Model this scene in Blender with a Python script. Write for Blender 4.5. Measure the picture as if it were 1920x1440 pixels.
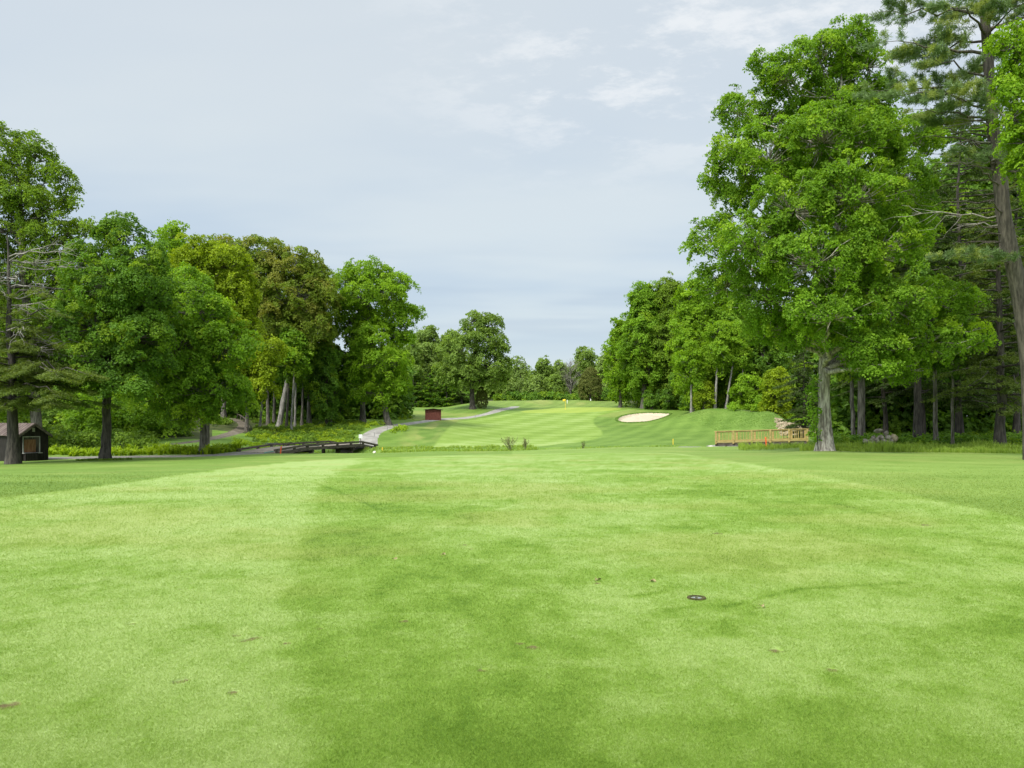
import bpy, math
import numpy as np
from mathutils import Vector

S = bpy.context.scene
for o in list(bpy.data.objects):
    bpy.data.objects.remove(o, do_unlink=True)
COL = S.collection

# ------------------------------------------------------------------ camera
EYE = 1.6; FPX = 1440.0; HOR = 785.0
cam_d = bpy.data.cameras.new('camera'); cam = bpy.data.objects.new('camera', cam_d); COL.objects.link(cam)
cam.location = (0, 0, EYE); cam.rotation_euler = (math.radians(90), 0, 0)
cam_d.sensor_width = 36.0; cam_d.lens = 36.0 * FPX / 1920.0
cam_d.shift_y = (HOR - 720.0) / 1920.0
cam_d.clip_start = 0.1; cam_d.clip_end = 5000
S.camera = cam
S.render.resolution_x = 1024; S.render.resolution_y = 768

# ------------------------------------------------------------------ view, sun, sky
S.view_settings.view_transform = 'Standard'; S.view_settings.look = 'None'
S.view_settings.exposure = 0.96; S.view_settings.gamma = 1.0
SUN_EL = math.radians(50); SUN_DIR = Vector((-0.62, -0.78, 0)).normalized()    # the direction the light comes from
sd = bpy.data.lights.new('sun', 'SUN'); sun = bpy.data.objects.new('sun', sd); COL.objects.link(sun)
sd.energy = 2.3; sd.angle = math.radians(14); sd.color = (1.0, 0.96, 0.88)
to_sun = Vector((SUN_DIR.x*math.cos(SUN_EL), SUN_DIR.y*math.cos(SUN_EL), math.sin(SUN_EL)))
sun.rotation_euler = to_sun.to_track_quat('Z', 'Y').to_euler()

class NT:
    """small node helper"""
    def __init__(s, tree): s.t = tree; s.n = tree.nodes; s.l = tree.links
    def add(s, typ, **kw):
        n = s.n.new(typ)
        for k, v in kw.items(): setattr(n, k, v)
        return n
    def put(s, sock, v):
        if isinstance(v, bpy.types.NodeSocket): s.l.new(v, sock)
        else: sock.default_value = v
    def math(s, op, a, b=0.0, c=None, clamp=False):
        n = s.add('ShaderNodeMath', operation=op, use_clamp=clamp)
        s.put(n.inputs[0], a); s.put(n.inputs[1], b)
        if c is not None: s.put(n.inputs[2], c)
        return n.outputs[0]
    def mix(s, f, a, b, mode='MIX'):
        n = s.add('ShaderNodeMix', data_type='RGBA', blend_type=mode)
        s.put(n.inputs[0], f)
        s.put(n.inputs[6], a if isinstance(a, bpy.types.NodeSocket) else (*a, 1))
        s.put(n.inputs[7], b if isinstance(b, bpy.types.NodeSocket) else (*b, 1))
        return n.outputs[2]
    def noise(s, vec, scale, detail=3, rough=0.55):
        n = s.add('ShaderNodeTexNoise'); s.l.new(vec, n.inputs['Vector'])
        n.inputs['Scale'].default_value = scale; n.inputs['Detail'].default_value = detail
        n.inputs['Roughness'].default_value = rough
        return n.outputs['Fac']
    def mapping(s, vec, scale=(1, 1, 1), rot=(0, 0, 0), loc=(0, 0, 0)):
        n = s.add('ShaderNodeMapping'); s.l.new(vec, n.inputs[0])
        n.inputs['Location'].default_value = loc; n.inputs['Rotation'].default_value = rot; n.inputs['Scale'].default_value = scale
        return n.outputs[0]
    def rng(s, v, a, b, c=0.0, d=1.0, smooth=True):
        n = s.add('ShaderNodeMapRange', interpolation_type='SMOOTHSTEP' if smooth else 'LINEAR')
        s.put(n.inputs[0], v)
        for i, x in enumerate((a, b, c, d)): n.inputs[i+1].default_value = x
        return n.outputs[0]

W = bpy.data.worlds.new('World'); S.world = W; W.use_nodes = True
t = NT(W.node_tree); t.n.clear()
sky = t.add('ShaderNodeTexSky', sky_type='NISHITA'); sky.sun_disc = False
sky.sun_elevation = SUN_EL; sky.sun_rotation = math.atan2(SUN_DIR.x, SUN_DIR.y)
sky.air_density = 1.0; sky.dust_density = 2.0
tc = t.add('ShaderNodeTexCoord').outputs['Generated']
sep = t.add('ShaderNodeSeparateXYZ'); t.l.new(tc, sep.inputs[0])
zc = t.math('MAXIMUM', sep.outputs[2], 0.0)
den = t.math('ADD', zc, 0.16)
cx = t.math('DIVIDE', sep.outputs[0], den); cy = t.math('DIVIDE', sep.outputs[1], den)
cmb = t.add('ShaderNodeCombineXYZ'); t.l.new(cx, cmb.inputs[0]); t.l.new(cy, cmb.inputs[1])
cv = cmb.outputs[0]
big = t.noise(t.mapping(cv, (0.55, 1.1, 1), (0, 0, 0.35), (2.3, 0.7, 0)), 1.0, 4, 0.5)
fine = t.noise(t.mapping(cv, (1.0, 1.5, 1), (0, 0, 0.6), (5, 1, 0)), 4.2, 7, 0.66)
base_hi = (5.75, 6.45, 6.85); base_lo = (4.40, 5.40, 6.45)
g = t.rng(big, 0.36, 0.66)
cloud = t.mix(g, base_lo, base_hi)
horiz = t.rng(zc, 0.0, 0.22, 1.0, 0.0)
cloud = t.mix(t.math('MULTIPLY', horiz, 0.82), cloud, (5.55, 6.40, 6.75))
hz = t.rng(zc, 0.17, 0.46)
cloud = t.mix(t.math('MULTIPLY', hz, 0.75), cloud, (5.85, 6.35, 6.75))
xr = t.rng(sep.outputs[0], -0.25, 0.15)
wisp = t.math('MULTIPLY', t.math('MULTIPLY', t.rng(fine, 0.46, 0.64), t.rng(zc, 0.25, 0.42)), xr)
cloud = t.mix(t.math('MULTIPLY', wisp, 0.75), cloud, (7.7, 7.9, 8.0))
# flat grey cloud bars low over the far trees
bar_n = t.noise(t.mapping(tc, (2.2, 2.2, 27.0), (0, 0, 0), (1.1, 0, 0.4)), 1.0, 3, 0.5)
bar = t.math('MULTIPLY', t.rng(bar_n, 0.46, 0.60), t.math('MULTIPLY', t.rng(zc, 0.08, 0.12), t.rng(zc, 0.15, 0.24, 1.0, 0.0)))
cloud = t.mix(t.math('MULTIPLY', bar, 0.38), cloud, (3.9, 4.75, 5.8))
skyc = t.mix(0.90, sky.outputs[0], cloud)
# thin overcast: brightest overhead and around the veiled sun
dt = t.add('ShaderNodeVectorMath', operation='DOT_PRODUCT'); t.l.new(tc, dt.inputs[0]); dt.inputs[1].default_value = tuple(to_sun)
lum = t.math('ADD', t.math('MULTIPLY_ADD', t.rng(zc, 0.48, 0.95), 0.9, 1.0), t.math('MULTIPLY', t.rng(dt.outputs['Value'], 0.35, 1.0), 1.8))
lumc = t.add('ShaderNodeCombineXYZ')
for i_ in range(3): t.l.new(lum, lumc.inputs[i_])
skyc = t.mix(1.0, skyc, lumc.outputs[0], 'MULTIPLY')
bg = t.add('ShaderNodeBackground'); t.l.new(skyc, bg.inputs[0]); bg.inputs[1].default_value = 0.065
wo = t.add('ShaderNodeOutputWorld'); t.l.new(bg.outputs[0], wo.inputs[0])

# ------------------------------------------------------------------ materials
def new_mat(name):
    m = bpy.data.materials.new(name); m.use_nodes = True
    n = NT(m.node_tree); n.n.clear()
    out = n.add('ShaderNodeOutputMaterial')
    return m, n, out

def leaf_mat(name, dark, light, trans=0.35, extra=None, tcol=None, mid=None):
    m, n, out = new_mat(name)
    a = n.add('ShaderNodeAttribute', attribute_name='rnd')
    c = n.mix(a.outputs['Fac'], dark, light)
    if mid: c = n.mix(n.math('MULTIPLY_ADD', a.outputs['Fac'], 2.0, -1.0, clamp=True), n.mix(n.math('MULTIPLY', a.outputs['Fac'], 2.0, clamp=True), dark, mid), light)
    if extra:   # a second hue on whole clumps
        b = n.add('ShaderNodeAttribute', attribute_name='clump')
        c = n.mix(n.rng(b.outputs['Fac'], 1-extra[1]-0.12, 1-extra[1]+0.12), c, extra[0])
    p = n.add('ShaderNodeBsdfPrincipled'); n.l.new(c, p.inputs['Base Color'])
    p.inputs['Roughness'].default_value = 0.5; p.inputs['Specular IOR Level'].default_value = 0.12
    tr = n.add('ShaderNodeBsdfTranslucent')
    tc2 = n.mix(1.0, c, tcol or (1.5, 1.45, 0.5), 'MULTIPLY')
    n.l.new(tc2, tr.inputs[0])
    mx = n.add('ShaderNodeMixShader'); mx.inputs[0].default_value = trans
    n.l.new(p.outputs[0], mx.inputs[1]); n.l.new(tr.outputs[0], mx.inputs[2])
    n.l.new(mx.outputs[0], out.inputs[0])
    return m

def bark_mat(name, c1, c2, scale=1.0):
    m, n, out = new_mat(name)
    tc = n.add('ShaderNodeTexCoord').outputs['Object']
    a = n.noise(n.mapping(tc, (9*scale, 9*scale, 1.3*scale)), 1.0, 5, 0.65)
    b = n.noise(tc, 0.9*scale, 3)
    f = n.math('ADD', n.rng(a, 0.35, 0.68), n.math('MULTIPLY', n.math('SUBTRACT', b, 0.5), 0.8), clamp=True)
    c = n.mix(f, c1, c2)
    p = n.add('ShaderNodeBsdfPrincipled'); n.l.new(c, p.inputs['Base Color']); p.inputs['Roughness'].default_value = 0.9
    bp = n.add('ShaderNodeBump'); bp.inputs['Strength'].default_value = 0.8; bp.inputs['Distance'].default_value = 0.05
    n.l.new(a, bp.inputs['Height']); n.l.new(bp.outputs[0], p.inputs['Normal'])
    n.l.new(p.outputs[0], out.inputs[0])
    return m

def noise_mat(name, c1, c2, scale=4.0, rough=0.85, bump=0.3, stretch=(1, 1, 1), metallic=0.0, dist=0.02, lo=.35, hi=.65):
    m, n, out = new_mat(name)
    tc = n.add('ShaderNodeTexCoord').outputs['Object']
    a = n.noise(n.mapping(tc, stretch), scale, 6, 0.6)
    c = n.mix(n.rng(a, lo, hi), c1, c2)
    p = n.add('ShaderNodeBsdfPrincipled'); n.l.new(c, p.inputs['Base Color'])
    p.inputs['Specular IOR Level'].default_value = 0.15; p.inputs['Roughness'].default_value = rough; p.inputs['Metallic'].default_value = metallic
    bp = n.add('ShaderNodeBump'); bp.inputs['Strength'].default_value = bump; bp.inputs['Distance'].default_value = dist
    n.l.new(a, bp.inputs['Height']); n.l.new(bp.outputs[0], p.inputs['Normal'])
    n.l.new(p.outputs[0], out.inputs[0])
    return m

def turf_mat(name, dark, light, dry, fine=1.0):
    """mown grass: tone, dryness and bare soil come from the mesh, grain from noise"""
    m, n, out = new_mat(name)
    tc = n.add('ShaderNodeTexCoord').outputs['Object']
    tone = n.add('ShaderNodeAttribute', attribute_name='tone').outputs['Fac']
    dr = n.add('ShaderNodeAttribute', attribute_name='dry').outputs['Fac']
    so = n.add('ShaderNodeAttribute', attribute_name='soil').outputs['Fac']
    n1 = n.noise(tc, 55.0*fine, 3, 0.7); n2 = n.noise(n.mapping(tc, (1, 1, 1), (0, 0, 0.4)), 3.2, 5, 0.65)
    n3 = n.noise(n.mapping(tc, (0.35, 1.2, 1)), 0.9, 4, 0.6); n4 = n.noise(tc, 14.0*fine, 3, 0.65)
    f = n.math('ADD', tone, n.math('MULTIPLY', n.math('SUBTRACT', n1, 0.5), 0.9))
    f = n.math('ADD', f, n.math('MULTIPLY', n.math('SUBTRACT', n4, 0.5), 0.8))
    f = n.math('ADD', f, n.math('MULTIPLY', n.math('SUBTRACT', n2, 0.5), 0.7))
    f = n.math('ADD', f, n.math('MULTIPLY', n.math('SUBTRACT', n3, 0.5), 0.6), clamp=True)
    rg = n.add('ShaderNodeAttribute', attribute_name='rough').outputs['Fac']; gr = n.add('ShaderNodeAttribute', attribute_name='fine').outputs['Fac']
    f2 = n.math('MULTIPLY_ADD', f, 2.0, -1.0, clamp=True); f = n.math('MULTIPLY', f, 2.0, clamp=True)
    mdl = n.mix(gr, n.mix(rg, (0.148, 0.243, 0.030), (0.126, 0.205, 0.032)), (0.24, 0.315, 0.045))
    dk = n.mix(gr, n.mix(rg, dark, (0.068, 0.128, 0.014)), (0.180, 0.270, 0.030)); lt = n.mix(gr, n.mix(rg, light, (0.200, 0.284, 0.064)), (0.300, 0.370, 0.068))
    c = n.mix(f2, n.mix(f, dk, mdl), lt)
    d = n.math('ADD', dr, n.math('MULTIPLY', n.rng(n2, 0.55, 0.8), 0.15), clamp=True)
    c = n.mix(d, c, dry)
    sf = n.rng(n.math('ADD', so, n.math('MULTIPLY', n.math('SUBTRACT', n4, 0.5), 0.6)), 0.42, 0.62)
    c = n.mix(sf, c, (0.105, 0.088, 0.036))
    p = n.add('ShaderNodeBsdfPrincipled'); n.l.new(c, p.inputs['Base Color']); p.inputs['Roughness'].default_value = 0.75
    p.inputs['Specular IOR Level'].default_value = 0.15
    hgt = n.math('ADD', n.math('MULTIPLY', n1, 0.5), n.math('MULTIPLY', n4, 0.8))
    bp = n.add('ShaderNodeBump'); bp.inputs['Strength'].default_value = 0.55; bp.inputs['Distance'].default_value = 0.03
    n.l.new(hgt, bp.inputs['Height']); n.l.new(bp.outputs[0], p.inputs['Normal'])
    n.l.new(p.outputs[0], out.inputs[0])
    return m

M = {}
M['fairway'] = turf_mat('mown_turf', (0.078, 0.150, 0.013), (0.258, 0.342, 0.108), (0.27, 0.27, 0.08))
M['rough'] = M['green'] = M['fairway']
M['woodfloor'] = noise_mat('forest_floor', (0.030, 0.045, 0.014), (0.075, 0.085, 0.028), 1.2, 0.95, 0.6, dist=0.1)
M['sand'] = noise_mat('bunker_sand', (0.40, 0.335, 0.24), (0.50, 0.43, 0.315), 1.6, 0.95, 0.8, (1, 3, 1), dist=0.08)
M['path'] = noise_mat('path_asphalt', (0.19, 0.18, 0.16), (0.31, 0.295, 0.265), 1.1, 0.9, 0.3)
M['path_dark'] = noise_mat('old_asphalt', (0.14, 0.13, 0.12), (0.25, 0.235, 0.21), 1.5, 0.9, 0.3)
M['path_dirt'] = noise_mat('packed_dirt', (0.09, 0.075, 0.055), (0.17, 0.145, 0.11), 1.5, 0.95, 0.4)
M['water'] = noise_mat('creek_water', (0.02, 0.025, 0.015), (0.03, 0.035, 0.02), 3, 0.08, 0.05)
M['bark'] = bark_mat('maple_bark', (0.045, 0.038, 0.030), (0.20, 0.18, 0.15))
M['bark_big'] = bark_mat('shaggy_bark', (0.13, 0.11, 0.09), (0.52, 0.48, 0.41))
M['bark_dark'] = bark_mat('dark_bark', (0.022, 0.018, 0.014), (0.085, 0.072, 0.058))
M['bark_pale'] = bark_mat('pale_bark', (0.10, 0.095, 0.08), (0.32, 0.30, 0.27))
M['bark_pine'] = bark_mat('pine_bark', (0.040, 0.033, 0.025), (0.130, 0.110, 0.085))
M['dead'] = bark_mat('dead_wood', (0.15, 0.135, 0.115), (0.34, 0.31, 0.28))
M['leaf_maple'] = leaf_mat('maple_leaf', (0.076, 0.158, 0.013), (0.228, 0.390, 0.030), 0.45, ((0.265, 0.395, 0.030), 0.12))
M['leaf_deep'] = leaf_mat('deep_green_leaf', (0.047, 0.108, 0.014), (0.155, 0.285, 0.030), 0.42, ((0.190, 0.290, 0.022), 0.18))
M['leaf_yellow'] = leaf_mat('yellow_green_leaf', (0.120, 0.190, 0.008), (0.320, 0.410, 0.022), 0.42)
M['leaf_bright'] = leaf_mat('bright_green_leaf', (0.100, 0.195, 0.010), (0.285, 0.445, 0.028), 0.45, ((0.190, 0.330, 0.024), 0.25))
M['leaf_olive'] = leaf_mat('olive_rust_leaf', (0.088, 0.138, 0.014), (0.235, 0.315, 0.040), 0.42, ((0.22, 0.235, 0.040), 0.28))
M['leaf_left'] = leaf_mat('airy_maple_leaf', (0.068, 0.132, 0.012), (0.230, 0.350, 0.032), 0.45, ((0.160, 0.240, 0.030), 0.25))
M['leaf_far'] = leaf_mat('far_oak_leaf', (0.105, 0.175, 0.032), (0.240, 0.345, 0.068), 0.42)  # far leaf colours lightened: distance haze put into the colour
M['leaf_farl'] = leaf_mat('far_light_leaf', (0.130, 0.205, 0.045), (0.270, 0.370, 0.090), 0.35)
M['leaf_cedar'] = leaf_mat('cedar_scale', (0.080, 0.100, 0.020), (0.175, 0.195, 0.045), 0.15)
M['leaf_vine'] = leaf_mat('vine_leaf', (0.080, 0.180, 0.010), (0.180, 0.330, 0.020), 0.35)
M['hemlock'] = leaf_mat('hemlock_needles', (0.028, 0.055, 0.012), (0.105, 0.155, 0.034), 0.22)
M['hemlock_olive'] = leaf_mat('hemlock_olive_needles', (0.055, 0.090, 0.018), (0.175, 0.225, 0.050), 0.33)
M['pine'] = leaf_mat('pine_needles', (0.090, 0.150, 0.060), (0.250, 0.350, 0.140), 0.35, ((0.30, 0.36, 0.09), 0.25), (1.2, 1.2, .7))
M['fern'] = leaf_mat('fern_frond', (0.150, 0.250, 0.010), (0.340, 0.460, 0.030), 0.35)
M['weed'] = leaf_mat('weed_leaf', (0.055, 0.120, 0.012), (0.190, 0.285, 0.030), 0.35)
M['tallgrass'] = leaf_mat('tall_grass_blade', (0.150, 0.250, 0.030), (0.370, 0.480, 0.100), 0.45)
M['mound'] = leaf_mat('mound_grass_blade', (0.125, 0.220, 0.050), (0.225, 0.350, 0.100), 0.4)
M['twig'] = bark_mat('olive_twig', (0.10, 0.11, 0.045), (0.20, 0.20, 0.09))
M['shrub'] = leaf_mat('willow_leaf', (0.13, 0.14, 0.05), (0.25, 0.26, 0.10), 0.3)
M['wood_new'] = noise_mat('new_lumber', (0.27, 0.205, 0.07), (0.43, 0.335, 0.13), 2.0, 0.75, 0.2, (1, 1, 8))
M['wood_old'] = noise_mat('weathered_timber', (0.050, 0.043, 0.034), (0.150, 0.128, 0.100), 2.5, 0.9, 0.4, (1, 1, 6))
M['plank'] = noise_mat('deck_plank', (0.22, 0.185, 0.145), (0.36, 0.31, 0.25), 1.6, 0.9, 0.3, (1, 7, 1))
M['black_paint'] = noise_mat('dark_shed_paint', (0.012, 0.010, 0.009), (0.028, 0.024, 0.021), 2.0, 0.7, 0.3, (6, 6, 1))
M['brown_board'] = noise_mat('brown_board', (0.13, 0.065, 0.035), (0.21, 0.11, 0.06), 2.0, 0.7, 0.2, (8, 8, 1))
M['red_board'] = noise_mat('red_board', (0.135, 0.045, 0.034), (0.225, 0.080, 0.060), 2.5, 0.8, 0.3, (5, 5, 1))
M['roof_metal'] = noise_mat('roof_metal', (0.085, 0.060, 0.052), (0.15, 0.115, 0.10), 1.5, 0.5, 0.1)
M['trim'] = noise_mat('grey_trim', (0.20, 0.20, 0.19), (0.34, 0.33, 0.31), 3.0, 0.7, 0.1)
M['roof_dark'] = noise_mat('dark_shingle', (0.03, 0.025, 0.022), (0.07, 0.055, 0.05), 5.0, 0.9, 0.4)
M['rock'] = noise_mat('field_stone', (0.13, 0.115, 0.09), (0.36, 0.32, 0.26), 2.2, 0.9, 0.6, dist=0.06)
M['rock_pale'] = noise_mat('pale_boulder', (0.36, 0.33, 0.28), (0.62, 0.58, 0.51), 2.2, 0.9, 0.6, dist=0.06)
M['rubble'] = noise_mat('rubble_stone', (0.20, 0.155, 0.095), (0.42, 0.35, 0.24), 2.6, 0.95, 0.6, dist=0.06)
M['orange'] = noise_mat('orange_paint', (0.72, 0.10, 0.03), (0.85, 0.16, 0.05), 3, 0.5, 0.05)
M['yellow'] = noise_mat('yellow_paint', (0.75, 0.50, 0.04), (0.85, 0.60, 0.07), 3, 0.5, 0.05)
M['white'] = noise_mat('white_paint', (0.74, 0.74, 0.72), (0.82, 0.82, 0.80), 3, 0.5, 0.05)
M['plastic_grey'] = noise_mat('grey_plastic', (0.16, 0.17, 0.19), (0.30, 0.31, 0.34), 20, 0.45, 0.1)
M['dry_leaf'] = noise_mat('dry_leaf', (0.15, 0.13, 0.05), (0.30, 0.27, 0.12), 30, 0.8, 0.2)
M['soil'] = noise_mat('bare_soil', (0.030, 0.028, 0.010), (0.075, 0.065, 0.025), 30, 0.95, 0.5)
M['teal'] = noise_mat('teal_rope', (0.06, 0.22, 0.17), (0.10, 0.30, 0.24), 8, 0.6, 0.1)

# ------------------------------------------------------------------ object helpers
def link(o, parent=None):
    COL.objects.link(o)
    if parent is not None: o.parent = parent
    return o
def tag(o, label=None, cat=None, group=None, kind=None):
    if label: o['label'] = label
    if cat: o['category'] = cat
    if group: o['group'] = group
    if kind: o['kind'] = kind
    return o
def empty(name, loc, label, cat, group=None, rz=0.0):
    e = bpy.data.objects.new(name, None); link(e); e.location = loc; e.rotation_euler = (0, 0, rz)
    e.empty_display_size = 0.3
    return tag(e, label, cat, group)

def np_mesh(name, V, F, mats, attrs=None, smooth=False, mat_idx=None):
    """V (n,3); F (m,k) one polygon size"""
    V = np.asarray(V, np.float32); F = np.asarray(F, np.int32)
    me = bpy.data.meshes.new(name)
    me.vertices.add(len(V)); me.vertices.foreach_set('co', V.ravel())
    k = F.shape[1]
    me.loops.add(F.size); me.loops.foreach_set('vertex_index', F.ravel())
    me.polygons.add(len(F)); me.polygons.foreach_set('loop_start', np.arange(0, F.size, k, dtype=np.int32))
    for m in mats: me.materials.append(m)
    if mat_idx is not None: me.polygons.foreach_set('material_index', np.asarray(mat_idx, np.int32))
    me.polygons.foreach_set('use_smooth', np.full(len(F), smooth, dtype=bool))
    if attrs:
        for an, av in attrs.items():
            a = me.attributes.new(an, 'FLOAT', 'POINT'); a.data.foreach_set('value', np.asarray(av, np.float32))
    me.update(calc_edges=True)
    return me

def tube_arrays(pts, rad, sides=7, rough=0.0, rng=None, cap=True):
    """one tapered tube along a polyline -> V, F(quads)"""
    P = np.asarray(pts, float); R = np.asarray(rad, float); n = len(P)
    T = np.gradient(P, axis=0); T /= (np.linalg.norm(T, axis=1)[:, None] + 1e-9)
    ref = np.array([0.0, 1.0, 0.0]) if abs(T[:, 1]).mean() < 0.8 else np.array([1.0, 0, 0])
    A = np.cross(T, ref); A /= (np.linalg.norm(A, axis=1)[:, None] + 1e-9)
    B = np.cross(T, A)
    th = np.linspace(0, 2*np.pi, sides, endpoint=False)
    rr = R[:, None] * np.ones(sides)[None]
    if rough and rng is not None: rr = rr * (1 + rough*rng.standard_normal((1, sides)) + 0.5*rough*rng.standard_normal((n, sides)))
    V = P[:, None, :] + rr[..., None]*(np.cos(th)[None, :, None]*A[:, None, :] + np.sin(th)[None, :, None]*B[:, None, :])
    idx = np.arange(n*sides).reshape(n, sides)
    F = np.stack([idx[:-1], np.roll(idx, -1, 1)[:-1], np.roll(idx, -1, 1)[1:], idx[1:]], -1).reshape(-1, 4)
    return V.reshape(-1, 3), F

class Acc:
    """gathers quads of several shapes for one mesh"""
    def __init__(s): s.V = []; s.F = []; s.n = 0; s.A = {}
    def add(s, V, F, **at):
        s.V.append(V); s.F.append(np.asarray(F) + s.n); s.n += len(V)
        for k, v in at.items(): s.A.setdefault(k, []).append(v)
    def tube(s, pts, rad, sides=6, rough=0.0, rng=None):
        V, F = tube_arrays(pts, rad, sides, rough, rng); s.add(V, F)
    def box(s, c, d, rz=0.0, u=None):
        """box at centre c with full sizes d; rz turn or u = direction of the local x axis (3d)"""
        c = np.array(c, float); d = np.array(d, float)/2
        X = np.array([math.cos(rz), math.sin(rz), 0]) if u is None else np.array(u, float)/np.linalg.norm(u)
        Y = np.cross([0, 0, 1.0], X); Y /= np.linalg.norm(Y); Z = np.cross(X, Y)
        V = np.array([c + sx*d[0]*X + sy*d[1]*Y + sz*d[2]*Z for sx in (-1, 1) for sy in (-1, 1) for sz in (-1, 1)])
        F = [(0, 1, 3, 2), (4, 6, 7, 5), (0, 4, 5, 1), (2, 3, 7, 6), (0, 2, 6, 4), (1, 5, 7, 3)]
        s.add(V, F)
    def obj(s, name, mat, parent=None, smooth=False, org=(0, 0, 0)):
        V = np.concatenate(s.V) - np.array(org)[None]; F = np.concatenate(s.F)
        at = {k: np.concatenate(v) for k, v in s.A.items()} or None
        me = np_mesh(name, V, F, [mat], at, smooth)
        o = bpy.data.objects.new(name, me); link(o, parent)
        if parent is None: o.location = org
        return o
def bevel(o, w=0.01):
    b = o.modifiers.new('bevel', 'BEVEL'); b.width = w; b.segments = 2; b.limit_method = 'ANGLE'
    return o

# ------------------------------------------------------------------ terrain
def vnoise(x, y, seed=0):
    xi = np.floor(x).astype(np.int64); yi = np.floor(y).astype(np.int64); fx = x - xi; fy = y - yi
    fx = fx*fx*(3-2*fx); fy = fy*fy*(3-2*fy)
    def h(a, b):
        v = (a*374761393 + b*668265263 + seed*1442695041) & 0xffffffff
        v = ((v ^ (v >> 13))*1274126177) & 0xffffffff
        return ((v ^ (v >> 16)) & 0xffff)/65535.0
    return (h(xi, yi)*(1-fx) + h(xi+1, yi)*fx)*(1-fy) + (h(xi, yi+1)*(1-fx) + h(xi+1, yi+1)*fx)*fy
def fbm(x, y, o=4, seed=0):
    s = 0; a = 0.5; tot = 0
    for i in range(o): s = s + a*vnoise(x*2**i + 17.3*i, y*2**i - 9.1*i, seed+i); tot += a; a *= 0.5
    return s/tot

def pchip(x, y, xq):
    x = np.asarray(x, float); y = np.asarray(y, float); h = np.diff(x); d = np.diff(y)/h
    m = np.zeros_like(y)
    for i in range(1, len(x)-1):
        if d[i-1]*d[i] > 0:
            w1 = 2*h[i]+h[i-1]; w2 = h[i]+2*h[i-1]; m[i] = (w1+w2)/(w1/d[i-1]+w2/d[i])
    m[0] = d[0]; m[-1] = d[-1]
    xq = np.clip(xq, x[0], x[-1]); k = np.clip(np.searchsorted(x, xq)-1, 0, len(x)-2)
    tt = (xq-x[k])/h[k]; t2 = tt*tt; t3 = t2*tt
    return (2*t3-3*t2+1)*y[k] + (t3-2*t2+tt)*h[k]*m[k] + (-2*t3+3*t2)*y[k+1] + (t3-t2)*h[k]*m[k+1]

PROF = {   # bearing (as columns across the view) : (distance, height angle) pairs surveyed from the photograph
 -500: [(40,885),(50,875),(60,850),(80,800),(110,770),(150,750),(260,735)],
 0:    [(40,876),(46,868),(52,863),(58,853),(75,812),(100,780),(150,757),(260,740)],
 200:  [(40,872),(46,864),(52,859),(58,851),(75,815),(100,785),(150,762),(260,745)],
 400:  [(40,868),(50,858),(56,851),(65,835),(80,812),(100,788),(150,766),(260,750)],
 550:  [(40,866),(52,853.5),(58,850.5),(64,850),(72,842),(80,829),(86,821),(100,800),(130,778),(180,762),(260,750)],
 700:  [(40,865),(52,852.5),(58,849.5),(64,849),(72,840),(80,834),(90,815),(100,800),(115,788),(130,780),(150,766),(170,764),(260,752)],
 820:  [(40,864),(52,852.5),(61,847),(72,839),(80,837),(95,814),(110,796),(120,787),(135,779),(150,769),(165,765),(180,762),(260,750)],
 890:  [(40,864),(52,852),(61,846.5),(72,838),(80,836),(95,820),(110,803),(125,790),(140,779),(150,767),(158,759),(165,757),(200,753),(260,749)],
 960:  [(40,864),(52,852),(61,845.5),(70,838),(80,836),(90,829),(110,806),(130,787),(150,770),(160,766),(168,762),(176,755),(182,751.5),(200,751),(260,747)],
 1060: [(40,862),(52,849),(61,842),(70,837),(80,834),(90,826),(110,806),(130,788),(150,771),(160,767),(168,762.5),(176,757),(182,752.5),(200,752),(260,748)],
 1200: [(40,860),(52,846),(61,838),(68,834.5),(80,828),(95,815),(115,799),(126,792),(138,776),(142,770),(155,765),(170,759),(180,755),(200,753),(260,748)],
 1340: [(40,859),(52,845),(61,837),(68,834),(80,826),(95,811),(103,795),(110,775),(115,766),(122,768),(140,770),(260,755)],
 1440: [(40,858),(52,844),(61,836),(68,832),(80,822),(90,805),(98,785),(103,771.5),(112,773),(140,772),(260,758)],
 1490: [(40,855),(50,843),(61,834),(70,830),(80,822),(88,812),(96,800),(110,795),(140,785),(260,765)],
 1560: [(40,853),(45,844.5),(50,839),(60,833),(75,826),(100,815),(150,800),(260,780)],
 1920: [(36,862),(41,852),(46,843),(60,829),(75,820),(100,810),(150,795),(260,780)],
 2400: [(36,862),(41,852),(46,843),(60,829),(75,820),(100,810),(150,795),(260,780)],
}
UC = np.array(sorted(PROF)); YS = np.arange(0, 260.01, 0.5)
TAB = []
for u in UC:
    ys = [0, 6, 18]; zs = [0, 0, -0.02 if u > 900 else -0.05]
    for (Y, py) in PROF[u]: ys.append(Y); zs.append(EYE-(py-HOR)*Y/FPX)
    TAB.append(pchip(ys, zs, YS))
TAB = np.array(TAB)
UF = np.arange(UC[0], UC[-1]+1, 10.0)
TABF = np.stack([pchip(UC, TAB[:, j], UF) for j in range(len(YS))], 1)     # (nu, nY)

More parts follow.
